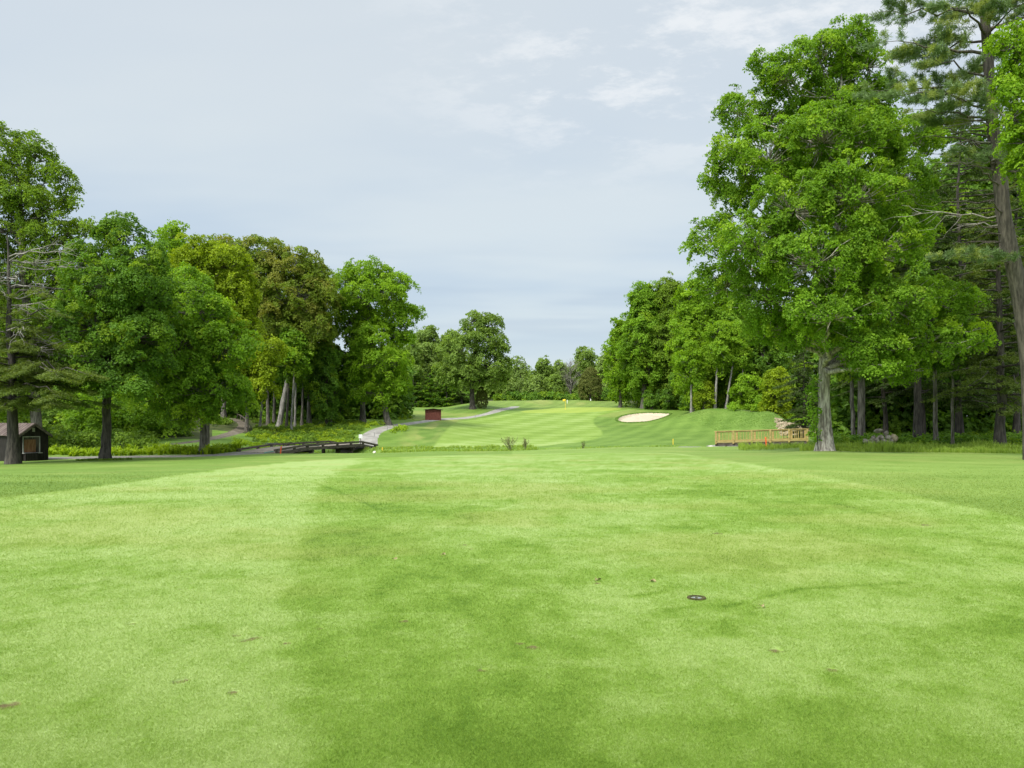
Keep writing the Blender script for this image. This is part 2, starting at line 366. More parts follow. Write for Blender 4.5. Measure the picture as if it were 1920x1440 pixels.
def seg_dist(X, Y, line):
    """distance to a polyline and the position along it (0..1)"""
    best = np.full(np.shape(X), 1e9); pos = np.zeros(np.shape(X))
    n = len(line)-1
    for i in range(n):
        ax, ay = line[i]; bx, by = line[i+1]; dx, dy = bx-ax, by-ay
        tt = np.clip(((X-ax)*dx+(Y-ay)*dy)/(dx*dx+dy*dy), 0, 1)
        d = np.hypot(X-(ax+tt*dx), Y-(ay+tt*dy))
        w = d < best; best = np.where(w, d, best); pos = np.where(w, (i+tt)/n, pos)
    return best, pos
def smooth_line(pts, k=3):
    P = np.array(pts, float)
    for _ in range(k):
        Q = [P[0]]
        for a, b in zip(P[:-1], P[1:]): Q += [a*0.75+b*0.25, a*0.25+b*0.75]
        Q.append(P[-1]); P = np.array(Q)
    return P
def uX(u, Y): return (u-960)/FPX*Y

CREEK = smooth_line([(uX(u, Y), Y) for u, Y in ((500, 75), (570, 71), (640, 67.5), (760, 66), (960, 66), (1150, 65), (1300, 65), (1400, 64), (1480, 61), (1600, 57), (1760, 55))])
BX0, BY0 = -17.9, 58.0; BX1, BY1 = -13.0, 73.0       # cart bridge, creek-side rail from near end to far end

def smooth01(v, a, b):
    tt = np.clip((v-a)/(b-a), 0, 1); return tt*tt*(3-2*tt)

def GZ(X, Y):
    X = np.asarray(X, float); Y = np.asarray(Y, float)
    r = np.hypot(X, Y); D = np.maximum(Y, 0.55*r)
    u = 960 + FPX*X/np.maximum(D, 1e-3)
    iu = np.clip((u-UF[0])/10.0, 0, len(UF)-1.001); iy = np.clip(D/0.5, 0, len(YS)-1.001)
    a = iu.astype(int); b = iy.astype(int); fu = iu-a; fy = iy-b
    z = (TABF[a, b]*(1-fu)+TABF[a+1, b]*fu)*(1-fy) + (TABF[a, b+1]*(1-fu)+TABF[a+1, b+1]*fu)*fy
    back = smooth01(-Y, -6, 12); z = z*(1-back)
    # gentle undulation
    w = smooth01(r, 6, 30)
    z = z + w*0.07*(fbm(X*0.11, Y*0.09, 3, 5)-0.5) + 0.03*smooth01(r, 3, 8)*(fbm(X*0.5, Y*0.35, 2, 9)-0.5)
    # rougher ground in the woods and on the mound behind
    # creek ditch
    d, pos = seg_dist(X, Y, CREEK)
    dep = 1.25*smooth01(pos, 0.0, 0.10)*smooth01(1-pos, 0.0, 0.12)*(1-0.45*smooth01(pos, 0.38, 0.5))
    z = z - dep*(1-smooth01(d, 0.9, 3.6))
    # bumps behind the green
    bm = smooth01(Y, 168, 174)*(1-smooth01(Y, 182, 190))*smooth01(X, -6, 2)*(1-smooth01(X, 34, 44))
    z = z + bm*0.9*(fbm(X*0.22, Y*0.12, 2, 31)-0.45)
    return z
def gz(x, y): return float(GZ(np.array([x]), np.array([y]))[0])

def on_ground(px, py, y0=20.0, y1=250.0):
    """first ground point beyond y0 seen at that place of the photograph"""
    Y = np.arange(y0, y1, 0.1); X = (px-960)/FPX*Y
    p = HOR-(GZ(X, Y)-EYE)*FPX/Y
    k = np.argmax(p <= py)
    if p[k] > py: k = int(np.argmin(p))
    return np.array([X[k], Y[k]])
def poly_from(pts, y0=20.0): return np.array([on_ground(px, py, y0) for px, py in pts])
def inside(X, Y, P):
    r = np.zeros(np.shape(X), bool); n = len(P); j = n-1
    for i in range(n):
        xi, yi = P[i]; xj, yj = P[j]
        if yi != yj:
            c = ((yi > Y) != (yj > Y)) & (X < (xj-xi)*(Y-yi)/(yj-yi)+xi); r ^= c
        j = i
    return r
def poly_sd(X, Y, P):
    d, _ = seg_dist(X, Y, np.vstack([P, P[:1]])); return np.where(inside(X, Y, P), d, -d)
def round_poly(P, k=2):
    P = np.vstack([P])
    for _ in range(k):
        N = np.roll(P, -1, 0); P = np.stack([P*0.75+N*0.25, P*0.25+N*0.75], 1).reshape(-1, 2)
    return P

FAIR_FAR = round_poly(poly_from([(806,838.5),(818,829),(832,812),(846,797),(862,788.5),(900,784),(950,777),(985,770),(1040,764),(1120,762.5),(1180,765.5),(1200,767.5),
    (1168,771),(1140,775),(1118,781),(1111,788),(1115,797),(1128,807),(1131,815),(1120,822),(1095,828),(1040,833),(960,838)], 68))
GREEN = round_poly(poly_from([(968,774),(990,769),(1030,765.5),(1080,763.8),(1130,763.5),(1168,765.5),(1160,769.5),(1110,772.5),(1040,774.5)], 120))
BUNKER = round_poly(poly_from([(1157,786.5),(1163,781),(1185,776),(1213,774),(1240,774.3),(1259,775.5),(1250,781),(1228,788),(1200,792),(1175,793),(1160,790.5)], 110))
HPATH = smooth_line([on_ground(*p, 62) for p in ((300,836),(380,827),(425,816),(452,806),(459,797),(448,789),(428,783),(408,779))])
BD = np.array([BX1-BX0, BY1-BY0]); BD = BD/np.linalg.norm(BD); BN = np.array([-BD[1], BD[0]])   # BN points to the far-left rail
BW = 3.4
bmid0 = np.array([BX0, BY0])+BN*BW/2; bmid1 = np.array([BX1, BY1])+BN*BW/2
LPATH = smooth_line([(uX(-400, 52), 52), (uX(40, 53.5), 53.5), (uX(250, 53.3), 53.3), (uX(370, 53.0), 53.0), (uX(435, 54.8), 54.8), tuple(bmid0-BD*1.0), tuple(bmid0+BD*1.5)])
UPATH = smooth_line([tuple(bmid1-BD*1.5), tuple(bmid1+BD*1.5)] + [tuple(on_ground(*p, 78)) for p in ((692,815),(715,804),(750,796.5),(795,790))] + [tuple(on_ground(*p, 112)) for p in ((860,784.5),(895,780),(930,772.5),(966,762.5))])
STONEPATH = smooth_line([tuple(on_ground(*p, 58)) for p in ((1290,838),(1335,836.5),(1370,835))])

# foreground fairway outline (world metres)
FAIR_NEAR = round_poly(np.array([on_ground(*p, 3) for p in ((-400, 985), (0, 935), (180, 914), (330, 893), (470, 873), (600, 861), (760, 856), (960, 852), (1150, 848), (1290, 850), (1400, 868), (1500, 886), (1620, 908), (1760, 940), (1920, 972), (2250, 1060))] +
    [(9, 2), (9, -12), (-14, -12), (-16, 3)]), 2)

# marks in the turf (divots): centre px, py, length, width, turn
DIVOTS = [(470,1200,.16,.05,.9),(444,1196,.06,.04,.3),(538,1210,.07,.04,.5),(338,1281,.08,.04,.6),(437,1302,.05,.04,.5),(245,1170,.07,.04,.2),(757,1168,.07,.05,0),
 (738,1050,.10,.05,.2),(870,1022,.09,.06,.4),(884,1029,.09,.05,-.3),(831,1043,.07,.05,0),(1456,1223,.09,.05,.3),(1428,1143,.10,.04,.2),(1000,1213,.08,.06,.1),(975,1206,.07,.05,.1),
 (905,1258,.06,.04,.2),(12,1330,.12,.07,.4),(600,1182,.05,.04,0),(1560,1262,.06,.05,0),(345,1105,.10,.03,.6),(1345,1000,.14,.06,.1),(1120,1095,.07,.04,.4),(1735,985,.15,.1,0)]
DV = [(*on_ground(px, py, 2.5), L, Wd, a) for px, py, L, Wd, a in DIVOTS]
LINES = [((1190,1122),(1250,1112)),((1255,1145),(1300,1141)),((1360,1140),(1500,1105)),((1500,1105),(1700,1097)),((1570,945),(1720,985)),((590,905),(720,960)),((1750,1000),(1920,1030))]
LN = [np.array([on_ground(*p, 2.5) for p in l]) for l in LINES]

def turf_attrs(X, Y):
    """tone 0..1, dry 0..1, bare soil 0..1 of the grass at X, Y"""
    r = np.hypot(X, Y)
    # near fairway: two mowing passes, light one on the left
    edge = X - np.interp(Y, [0, 3.6, 10.7, 20, 32, 60], [-.1, -1.05, -2.97, -4.9, -7.0, -10.5]) + 0.25*(fbm(Y*0.5, X*0.1, 2, 41)-0.5)
    tone = 0.86 - 0.40*smooth01(edge, -0.10-0.012*Y, 0.16+0.012*Y) + 0.16*smooth01(edge, 1.6, 3.4) - 0.08*smooth01(edge, 6, 9) + .12*smooth01(Y, 14, 34)
    tone = tone + 0.50*(fbm(X*5.0, Y*4.0, 3, 61)-0.5)*(r < 40) - 0.15*smooth01(fbm(X*2.6, Y*1.7, 3, 63), 0.58, 0.75)
    tone = tone + 0.16*(fbm(X*0.9, Y*7.0, 2, 65)-0.5)*smooth01(r, 6, 14)
    tone = tone + 0.62*(fbm(X*0.25+3, Y*0.55, 4, 3)-0.5) + 0.5*(fbm(X*1.3, Y*1.0, 3, 8)-0.5)
    dry = 0.35*smooth01(fbm(X*0.35, Y*0.5, 4, 21), 0.50, 0.75)
    # near rough on both sides
    sn = poly_sd(X, Y, FAIR_NEAR) + 0.35*(fbm(X*1.2, Y*.8, 3, 91)-.5)
    ro = smooth01(-sn, -0.16, 0.16)
    lane = 0.5+0.5*np.sin((X*0.35+Y)*1.6)
    tr = 0.50 + 0.14*(lane-0.5) + 0.5*(fbm(X*0.3, Y*0.7, 4, 11)-0.5)
    tr = tr + np.where(X > 0, 0.22, -0.02)*smooth01(Y, 8, 20)
    # far fairway checker
    a = 0.42; s1 = np.sin((X*math.cos(a)+Y*math.sin(a))*1.05); s2 = np.sin((-X*math.sin(a)*0.6+Y*math.cos(a))*0.95)
    ck = 0.5+0.5*np.tanh(2.2*s1)*np.tanh(2.2*s2)
    tf = 0.52 + 0.34*(ck-0.5)*smooth01(X, -16, -4) + 0.45*(fbm(X*0.10, Y*0.25, 4, 13)-0.5)
    tf = tf + 0.25*(1-smooth01(Y, 80, 92))
    sf = poly_sd(X, Y, FAIR_FAR)
    # far rough, bank and mound
    dl, _ = seg_dist(X, Y, CREEK)
    tfar = 0.34 + 0.5*(fbm(X*0.35, Y*0.3, 4, 15)-0.5) + 0.10*np.sin(2.2*(X-0.35*Y)+2*fbm(X*.1, Y*.1, 2, 7))
    tfar = tfar + 0.10*(fbm(X*1.5, Y*1.0, 2, 19)-0.5)
    dfar = 0.15*smooth01(Y, 150, 180) + 0.5*np.exp(-((sf+2.2)/1.6)**2)*smooth01(X, -18, -15)*(1-smooth01(X, -9, -6))*smooth01(fbm(X*.8, Y*.3, 3, 4), .35, .6)
    dfar = dfar + 0.35*smooth01(fbm(X*0.15, Y*0.1, 3, 77), 0.52, 0.7)*smooth01(Y, 105, 125)
    far = smooth01(Y, 60, 66)
    tone = tone + 0.16*np.exp(-((sn-0.35)/0.4)**2)*(X > 0)
    T = tone*(1-ro)+tr*ro; Dr = dry*(1-0.4*ro)
    T = T*(1-far)+tfar*far; Dr = Dr*(1-far)+dfar*far
    ff = smooth01(sf, -0.2, 0.2)*far
    T = T*(1-ff)+tf*ff; Dr = Dr*(1-ff)+0.10*ff
    so = np.zeros(np.shape(X))
    for (dx, dy, L, Wd, an) in DV:
        ca, sa = math.cos(an), math.sin(an); lx = (X-dx)*ca+(Y-dy)*sa; ly = -(X-dx)*sa+(Y-dy)*ca
        so = np.maximum(so, np.exp(-((lx/(L*0.75))**2+(ly/(Wd*1.0))**2)))
    near = r < 30
    for ln in LN:
        d, _ = seg_dist(X, Y, ln)
        T = T - 0.35*np.exp(-(d/0.05)**2)*near
    # worn ground at creek edge
    rgh = np.where(Y < 64, ro, 1-smooth01(sf, -0.25, 0.25)); fin = smooth01(poly_sd(X, Y, GREEN), -0.3, 0.3)*(Y > 60)
    return np.clip(T, 0, 1), np.clip(Dr, 0, 1), so, rgh, fin

# disc-shaped ground sheet, finer where it is looked at
th = np.concatenate([np.arange(-180, -60, 4.0), np.arange(-60, -37, 1.0), np.arange(-37, 37, 0.095), np.arange(37, 60, 1.0), np.arange(60, 180, 4.0)])
rr = [0.4]
while rr[-1] < 42: rr.append(rr[-1] + (0.026 if 3 < rr[-1] < 11 else max(0.03, rr[-1]**2/(EYE*FPX)*3.2)))
while rr[-1] < 62: rr.append(rr[-1]+0.22)
while rr[-1] < 200: rr.append(rr[-1]+0.28)
while rr[-1] < 2500: rr.append(rr[-1]*1.07)
rr = np.array(rr); TH, RR = np.meshgrid(np.radians(th), rr)
GX = RR*np.sin(TH); GY = RR*np.cos(TH)
nr, nt = GX.shape
ZG = GZ(GX.ravel(), GY.ravel())
bs = poly_sd(GX.ravel(), GY.ravel(), BUNKER)
ZG = ZG - 0.38*smooth01(bs, 0.0, 0.45)
tn, dr_, so_, rg_, fi_ = turf_attrs(GX.ravel(), GY.ravel())
VG = np.stack([GX.ravel(), GY.ravel(), ZG-0.022*smooth01(so_, .3, .7)], 1)
idx = np.arange(nr*nt).reshape(nr, nt); idn = np.roll(idx, -1, 1)
FG = np.stack([idx[:-1], idx[1:], idn[1:], idn[:-1]], -1).reshape(-1, 4)
cxy = VG[FG].mean(1); fx, fy = cxy[:, 0], cxy[:, 1]
zone = np.zeros(len(FG), int)
zone[inside(fx, fy, FAIR_NEAR)] = 1
zone[inside(fx, fy, FAIR_FAR) & (fy > 60)] = 2
zone[inside(fx, fy, GREEN) & (fy > 60)] = 3
zone[inside(fx, fy, BUNKER)] = 4
def on_path(line, w): 
    d, _ = seg_dist(fx, fy, line); return d < w/2
zone[on_path(HPATH, 1.3)] = 8
zone[on_path(LPATH, 3.1)] = 6
zone[on_path(UPATH, 2.0)] = 5
zone[on_path(STONEPATH, 1.6)] = 5
# forest floor under the trees
fu = 960+FPX*fx/np.maximum(fy, 1)
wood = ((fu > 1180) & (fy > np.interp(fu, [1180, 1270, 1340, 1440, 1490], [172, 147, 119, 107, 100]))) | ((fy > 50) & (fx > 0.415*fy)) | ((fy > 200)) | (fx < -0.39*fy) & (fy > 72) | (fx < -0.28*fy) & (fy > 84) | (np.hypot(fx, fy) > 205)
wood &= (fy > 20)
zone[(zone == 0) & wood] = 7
zone[(zone == 0) & (fy < -30)] = 0
ZN = [('ground', 'rough'), ('fairway', 'fairway'), ('far_fairway', 'fairway'), ('green', 'green'), ('bunker_sand', 'sand'), ('cart_path', 'path'), ('old_path', 'path_dark'), ('forest_floor', 'woodfloor'), ('hill_path', 'path_dirt')]
for zi, (nm, mt) in enumerate(ZN):
    sel = FG[zone == zi]
    if not len(sel): continue
    uq, inv = np.unique(sel, return_inverse=True)
    me = np_mesh(nm, VG[uq], inv.reshape(-1, 4), [M[mt]], {'tone': tn[uq], 'dry': dr_[uq], 'soil': so_[uq], 'rough': rg_[uq], 'fine': fi_[uq]}, True)
    o = bpy.data.objects.new(nm, me); link(o); o['kind'] = 'structure'
del TH, RR

# creek water: a ribbon low in the ditch
wv = []; L = CREEK; tg = np.gradient(L, axis=0); tg /= np.linalg.norm(tg, axis=1)[:, None]
for (x, y), (tx, ty) in zip(L, tg):
    z = gz(x, y)+0.16
    wv += [(x-ty*1.7, y+tx*1.7, z), (x+ty*1.7, y-tx*1.7, z)]
wf = [(2*i, 2*i+1, 2*i+3, 2*i+2) for i in range(len(L)-1)]
o = bpy.data.objects.new('creek_water', np_mesh('creek_water', wv, wf, [M['water']], None, True)); link(o); o['kind'] = 'structure'

# ------------------------------------------------------------------ grass blades on the near turf
rng = np.random.default_rng(4)
def blades(name, X, Y, h, w, mat, tone=None, lean=0.9, seed=1, zoff=0.0, segs=1):
    g = np.random.default_rng(seed); n = len(X); Z = GZ(X, Y)+zoff
    a = g.uniform(0, 2*np.pi, n); b = g.uniform(0, 2*np.pi, n)
    bx = np.cos(a)*w/2; by = np.sin(a)*w/2
    lx = np.cos(b)*lean*h*g.uniform(0.2, 1, n); ly = np.sin(b)*lean*h*g.uniform(0.2, 1, n)
    V = np.empty((n, 3, 3)); base = np.stack([X, Y, Z], 1)
    V[:, 0] = base + np.stack([-bx, -by, -0.1*h], 1); V[:, 1] = base + np.stack([bx, by, -0.1*h], 1)
    V[:, 2] = base + np.stack([lx, ly, h*g.uniform(0.5, 1, n)], 1)
    F = np.arange(3*n).reshape(n, 3)
    tt = g.uniform(0, 1, n) if tone is None else np.clip(tone + g.uniform(-0.42, 0.45, n), 0, 1)
    me = np_mesh(name, V.reshape(-1, 3), F, [mat], {'rnd': np.repeat(tt, 3)})
    o = bpy.data.objects.new(name, me); link(o); o['kind'] = 'stuff'
    return o
N = 1250000
py = rng.uniform(856, 1490, N); py = py[rng.uniform(0, 1, N) < smooth01(py, 852, 925)]; N = len(py); Yb = EYE*FPX/(py-HOR); Xb = (rng.uniform(-60, 1980, N)-960)/FPX*Yb
sx = poly_sd(Xb, Yb, FAIR_NEAR)
tb, db, sb = turf_attrs(Xb, Yb)[:3]
keep = (sb < 0.55); Xb, Yb, sx, tb, db = (q[keep] for q in (Xb, Yb, sx, tb, db))
M['blade'] = leaf_mat('lawn_blade', (0.080, 0.150, 0.012), (0.300, 0.385, 0.118), 0.30, None, (1.2, 1.2, .5), (0.175, 0.278, 0.030))
M['blade_r'] = leaf_mat('rough_blade', (0.080, 0.145, 0.016), (0.235, 0.320, 0.068), 0.30, None, (1.2, 1.2, .5))
fa = sx > 0
sc = np.clip(Yb/7, 0.55, 3.2)
blades('grass', Xb[fa], Yb[fa], 0.017*sc[fa]**0.5*1.1, 0.0036*sc[fa], M['blade'], tb[fa]*0.9+db[fa]*0.2, 1.6, 11)
ra = ~fa
blades('rough_grass', Xb[ra], Yb[ra], 0.028*np.ones(ra.sum()), 0.005*sc[ra], M['blade_r'], tb[ra]*.9+.08, 1.5, 12)

# ------------------------------------------------------------------ foliage builders
def leaves(P, Nn, size, g, asp=0.76, cl=None):
    """one folded pointed quad per leaf"""
    n = len(P); Nn = Nn/np.linalg.norm(Nn, axis=1)[:, None]
    R = g.standard_normal((n, 3)); T = np.cross(Nn, R); T /= np.linalg.norm(T, axis=1)[:, None]; B = np.cross(Nn, T)
    s = (size*g.uniform(0.65, 1.25, n))[:, None]
    V = np.empty((n, 4, 3))
    V[:, 0] = P - T*s*0.5; V[:, 1] = P + B*s*asp*0.5 + Nn*s*0.10; V[:, 2] = P + T*s*0.62 - Nn*s*0.12; V[:, 3] = P - B*s*asp*0.5 + Nn*s*0.10
    F = np.arange(4*n).reshape(n, 4)
    return V.reshape(-1, 3), F

def pads_to_leaves(acc, C, Nn, R, size, lai, g, flat=0.28, asp=0.76, jit=0.55):
    """C pad centres, Nn pad normals, R radii: leaf clumps with drooping rims"""
    k = np.maximum(4, (np.pi*R**2*lai/(0.55*asp*size*size)).astype(int)); tot = int(k.sum())
    pid = np.repeat(np.arange(len(C)), k)
    n0 = Nn/np.linalg.norm(Nn, axis=1)[:, None]
    ref = g.standard_normal((len(C), 3)); T = np.cross(n0, ref); T /= np.linalg.norm(T, axis=1)[:, None]; B = np.cross(n0, T)
    ph = g.uniform(0, 2*np.pi, tot)
    lob = 1+0.28*np.sin(3*ph+g.uniform(0, 6, len(C))[pid])+0.18*np.sin(5*ph+g.uniform(0, 6, len(C))[pid])
    q = np.sqrt(g.uniform(0, 1, tot))
    rad = R[pid]*q*lob
    hgt = g.standard_normal(tot)*flat*R[pid]*0.45 - 0.30*R[pid]*q**2
    P = C[pid] + T[pid]*(rad*np.cos(ph))[:, None] + B[pid]*(rad*np.sin(ph))[:, None]*0.85 + n0[pid]*hgt[:, None]
    P[:, 2] -= 0.15*R[pid]*q**2
    outw = (T[pid]*np.cos(ph)[:, None]+B[pid]*np.sin(ph)[:, None])
    NN = n0[pid]*0.9 + outw*0.45*q[:, None] + jit*g.standard_normal((tot, 3))
    V, F = leaves(P, NN, np.full(tot, size), g, asp)
    cr = g.uniform(0, 1, len(C))
    rnd = np.clip(0.55*cr[pid]+0.45*g.uniform(0, 1, tot), 0, 1)
    acc.add(V, F, rnd=np.repeat(rnd, 4), clump=np.repeat(g.uniform(0, 1, len(C))[pid], 4))

def crown_pads(lobes, g, pad_r, dens=1.0, inner=0.22, low=0.75):
    Cs = []; Ns = []; ids = []
    Lc = np.array([l[:3] for l in lobes]); Lr = np.array([l[3:6] for l in lobes])
    for i, (c, r) in enumerate(zip(Lc, Lr)):
        p = 1.6; ar = 4*np.pi*(((r[0]*r[1])**p+(r[0]*r[2])**p+(r[1]*r[2])**p)/3)**(1/p)
        n = max(5, int(ar/(pad_r**2*2.2)*dens))
        d = g.standard_normal((n, 3)); d /= np.linalg.norm(d, axis=1)[:, None]
        d = d[(d[:, 2] > -0.35) | (g.uniform(0, 1, n) < low)]
        P = c + d*r*g.uniform(0.80, 1.04, len(d))[:, None]
        ni = int(n*inner); di = g.standard_normal((ni, 3)); di /= np.linalg.norm(di, axis=1)[:, None]
        Pi = c + di*r*g.uniform(0.25, 0.75, ni)[:, None]
        no = int(n*0.30); do = g.standard_normal((no, 3)); do[:, 2] = np.abs(do[:, 2])*.9; do /= np.linalg.norm(do, axis=1)[:, None]
        P = np.vstack([P, Pi, c + do*r*g.uniform(1.02, 1.24, no)[:, None]]); d = np.vstack([d, di, do])
        ok = np.ones(len(P), bool)
        for j in range(len(Lc)):
            if j != i: ok &= (((P-Lc[j])/Lr[j])**2).sum(1) > 0.32
        P = P[ok]; d = d[ok]
        P = P+g.standard_normal(P.shape)*pad_r*0.30; Cs.append(P); Ns.append(d*0.75+np.array([0, 0, 0.5])+.28*g.standard_normal(P.shape)); ids.append(np.full(len(P), i))
    return np.vstack(Cs), np.vstack(Ns), np.concatenate(ids)

def curve(a, b, g, sag=0.0, n=6, wob=0.04):
    a = np.array(a, float); b = np.array(b, float); L = np.linalg.norm(b-a)
    tt = np.linspace(0, 1, n)[:, None]
    P = a*(1-tt)+b*tt + np.array([0, 0, sag*L])*4*tt*(1-tt)
    P[1:-1] += g.standard_normal((n-2, 3))*wob*L
    return P

def px2m(px, py, Y): return np.array([(px-960)/FPX*Y, Y, EYE-(py-HOR)*Y/FPX])

def grow(name, trunk, lobes, leaf, bark, g, pad_r=0.8, size=0.22, lai=1.3, dens=1.0, label='', cat='tree', group=None, sides=10,
         inner=0.14, twigs=0.35, flare=1.55, extra_trunks=(), low=0.75, jit=0.55, loc=None, limb=0.32):
    """trunk: list of (x,y,z,r) world; lobes: list of (x,y,z,rx,ry,rz) world"""
    base = np.array(trunk[0][:3]) if loc is None else np.array(loc)
    root = empty(name, tuple(base), label, cat, group)
    T = np.array(trunk, float)
    # resample trunk
    s = np.linspace(0, 1, len(T)); q = np.linspace(0, 1, max(12, len(T)*4))
    TP = np.stack([pchip(s, T[:, k], q) for k in range(4)], 1)
    TP[1:, :2] += g.standard_normal((len(TP)-1, 2))*0.02
    h = TP[:, 2]-TP[0, 2]
    TP[:, 3] *= 1+(flare-1)*np.exp(-h/0.45)
    tr = Acc(); P0 = TP[:, :3].copy(); P0[0, 2] -= 0.25
    tr.tube(P0-base, TP[:, 3], sides, 0.06, g)
    for et in extra_trunks:
        E = np.array(et, float); se = np.linspace(0, 1, len(E)); qe = np.linspace(0, 1, 12)
        EP = np.stack([pchip(se, E[:, k], qe) for k in range(4)], 1)
        tr.tube(EP[:, :3]-base, EP[:, 3], 8, 0.05, g)
    allT = TP; zmin = min(l[2]-0.35*l[5] for l in lobes); kmin = int(np.searchsorted(TP[:, 2], zmin))
    for (x, y, z, rx, ry, rz) in lobes:
        c = np.array([x, y, z]); hd = np.hypot(allT[:, 0]-x, allT[:, 1]-y)
        want = z-0.55*hd-0.2*rz
        k = int(np.argmin(np.abs(allT[:, 2]-want)+0.15*hd)); k = min(max(k, 3, kmin), len(allT)-2)
        a = allT[k, :3]; r0 = max(0.035, min(allT[k, 3]*0.6, 0.03+limb*allT[0, 3]*0.8))
        pts = curve(a, c+np.array([0, 0, 0.25*rz]), g, -0.05 if hd[k] > 1 else 0, 7, 0.03)
        tr.tube(pts-base, np.linspace(r0, 0.025, 7), 6)
    C, Nn, ids = crown_pads(lobes, g, pad_r, dens, inner, low)
    for i, (x, y, z, rx, ry, rz) in enumerate(lobes):
        sel = np.where(ids == i)[0]
        g.shuffle(sel)
        far_ = (((C[sel]-np.array([x, y, z]))/np.array([rx, ry, rz]))**2).sum(1) > 1.12
        for j in list(sel[far_])+list(sel[~far_][:int(len(sel)*twigs)]):
            cc = np.array([x, y, z]); m = cc+(C[j]-cc)*0.1
            pts = curve(m-np.array([0, 0, 0.15*rz]), C[j]-np.array([0, 0, 0.1]), g, -0.04, 4, 0.03)
            tr.tube(pts-base, np.linspace(0.035, 0.010, 4), 4)
    tr.obj('trunk', bark, root, True)
    lf = Acc(); R = pad_r*g.uniform(0.45, 1.3, len(C))
    pads_to_leaves(lf, C-base, Nn, R, size, lai, g, jit=jit)
    lf.obj('crown', leaf, root)
    return root

def auto_lobes(cx, cy, z0, z1, rad, g, n=12, shape='round', ry=None, lean=0.0):
    """lobes filling an envelope between heights z0 and z1"""
    out = []; H = z1-z0; ry = ry or rad
    for i in range(n):
        tt = (i+0.5)/n; 
        if shape == 'round': w = math.sin(math.pi*min(1, 0.18+0.80*tt))**0.7
        elif shape == 'tall': w = (1-tt)**0.45*0.9+0.15
        else: w = min(1, 2.6*tt+0.25)*(1-tt**3)**0.6
        a = i*2.399+g.uniform(-0.5, 0.5); lr = rad*(0.34+0.16*g.uniform())
        q = max(0, rad*w-lr)*g.uniform(0.55, 1.05)
        hz = H*0.16*g.uniform(0.75, 1.25)+0.25
        z = z0+H*(0.08+0.84*tt)+g.uniform(-0.05, 0.05)*H
        z = min(z, z1-hz)
        out.append((cx+q*math.cos(a)+lean*tt, cy+q*math.sin(a)*ry/rad, z, lr, lr*ry/rad, hz))
    out.append((cx+lean*0.5, cy, z0+H*0.45, rad*0.5, ry*0.5, H*0.3))
    return out

def px_lobes(L, Y, sx=1.0):
    """(px, py, rx, ry, depth offset m) -> world lobes"""
    out = []
    for l in L:
        px, py, rx, ry = l[:4]; dy = l[4] if len(l) > 4 else 0.0
        c = px2m(px, py, Y+dy); k = (Y+dy)/FPX
        out.append((c[0], c[1], c[2], rx*k*sx, (rx*0.5+ry*0.5)*k*sx, ry*k*sx**.5))
    return out
def px_trunk(T, Y, base=None):
    """(px, py, radius px) -> world trunk; the first point stands on the ground"""
    out = []
    for i, l in enumerate(T):
        px, py, r = l[:3]; dy = l[3] if len(l) > 3 else 0
        c = px2m(px, py, Y+dy)
        if i == 0: c[2] = gz(c[0], c[1])
        out.append((c[0], c[1], c[2], r*Y/FPX))
    return out

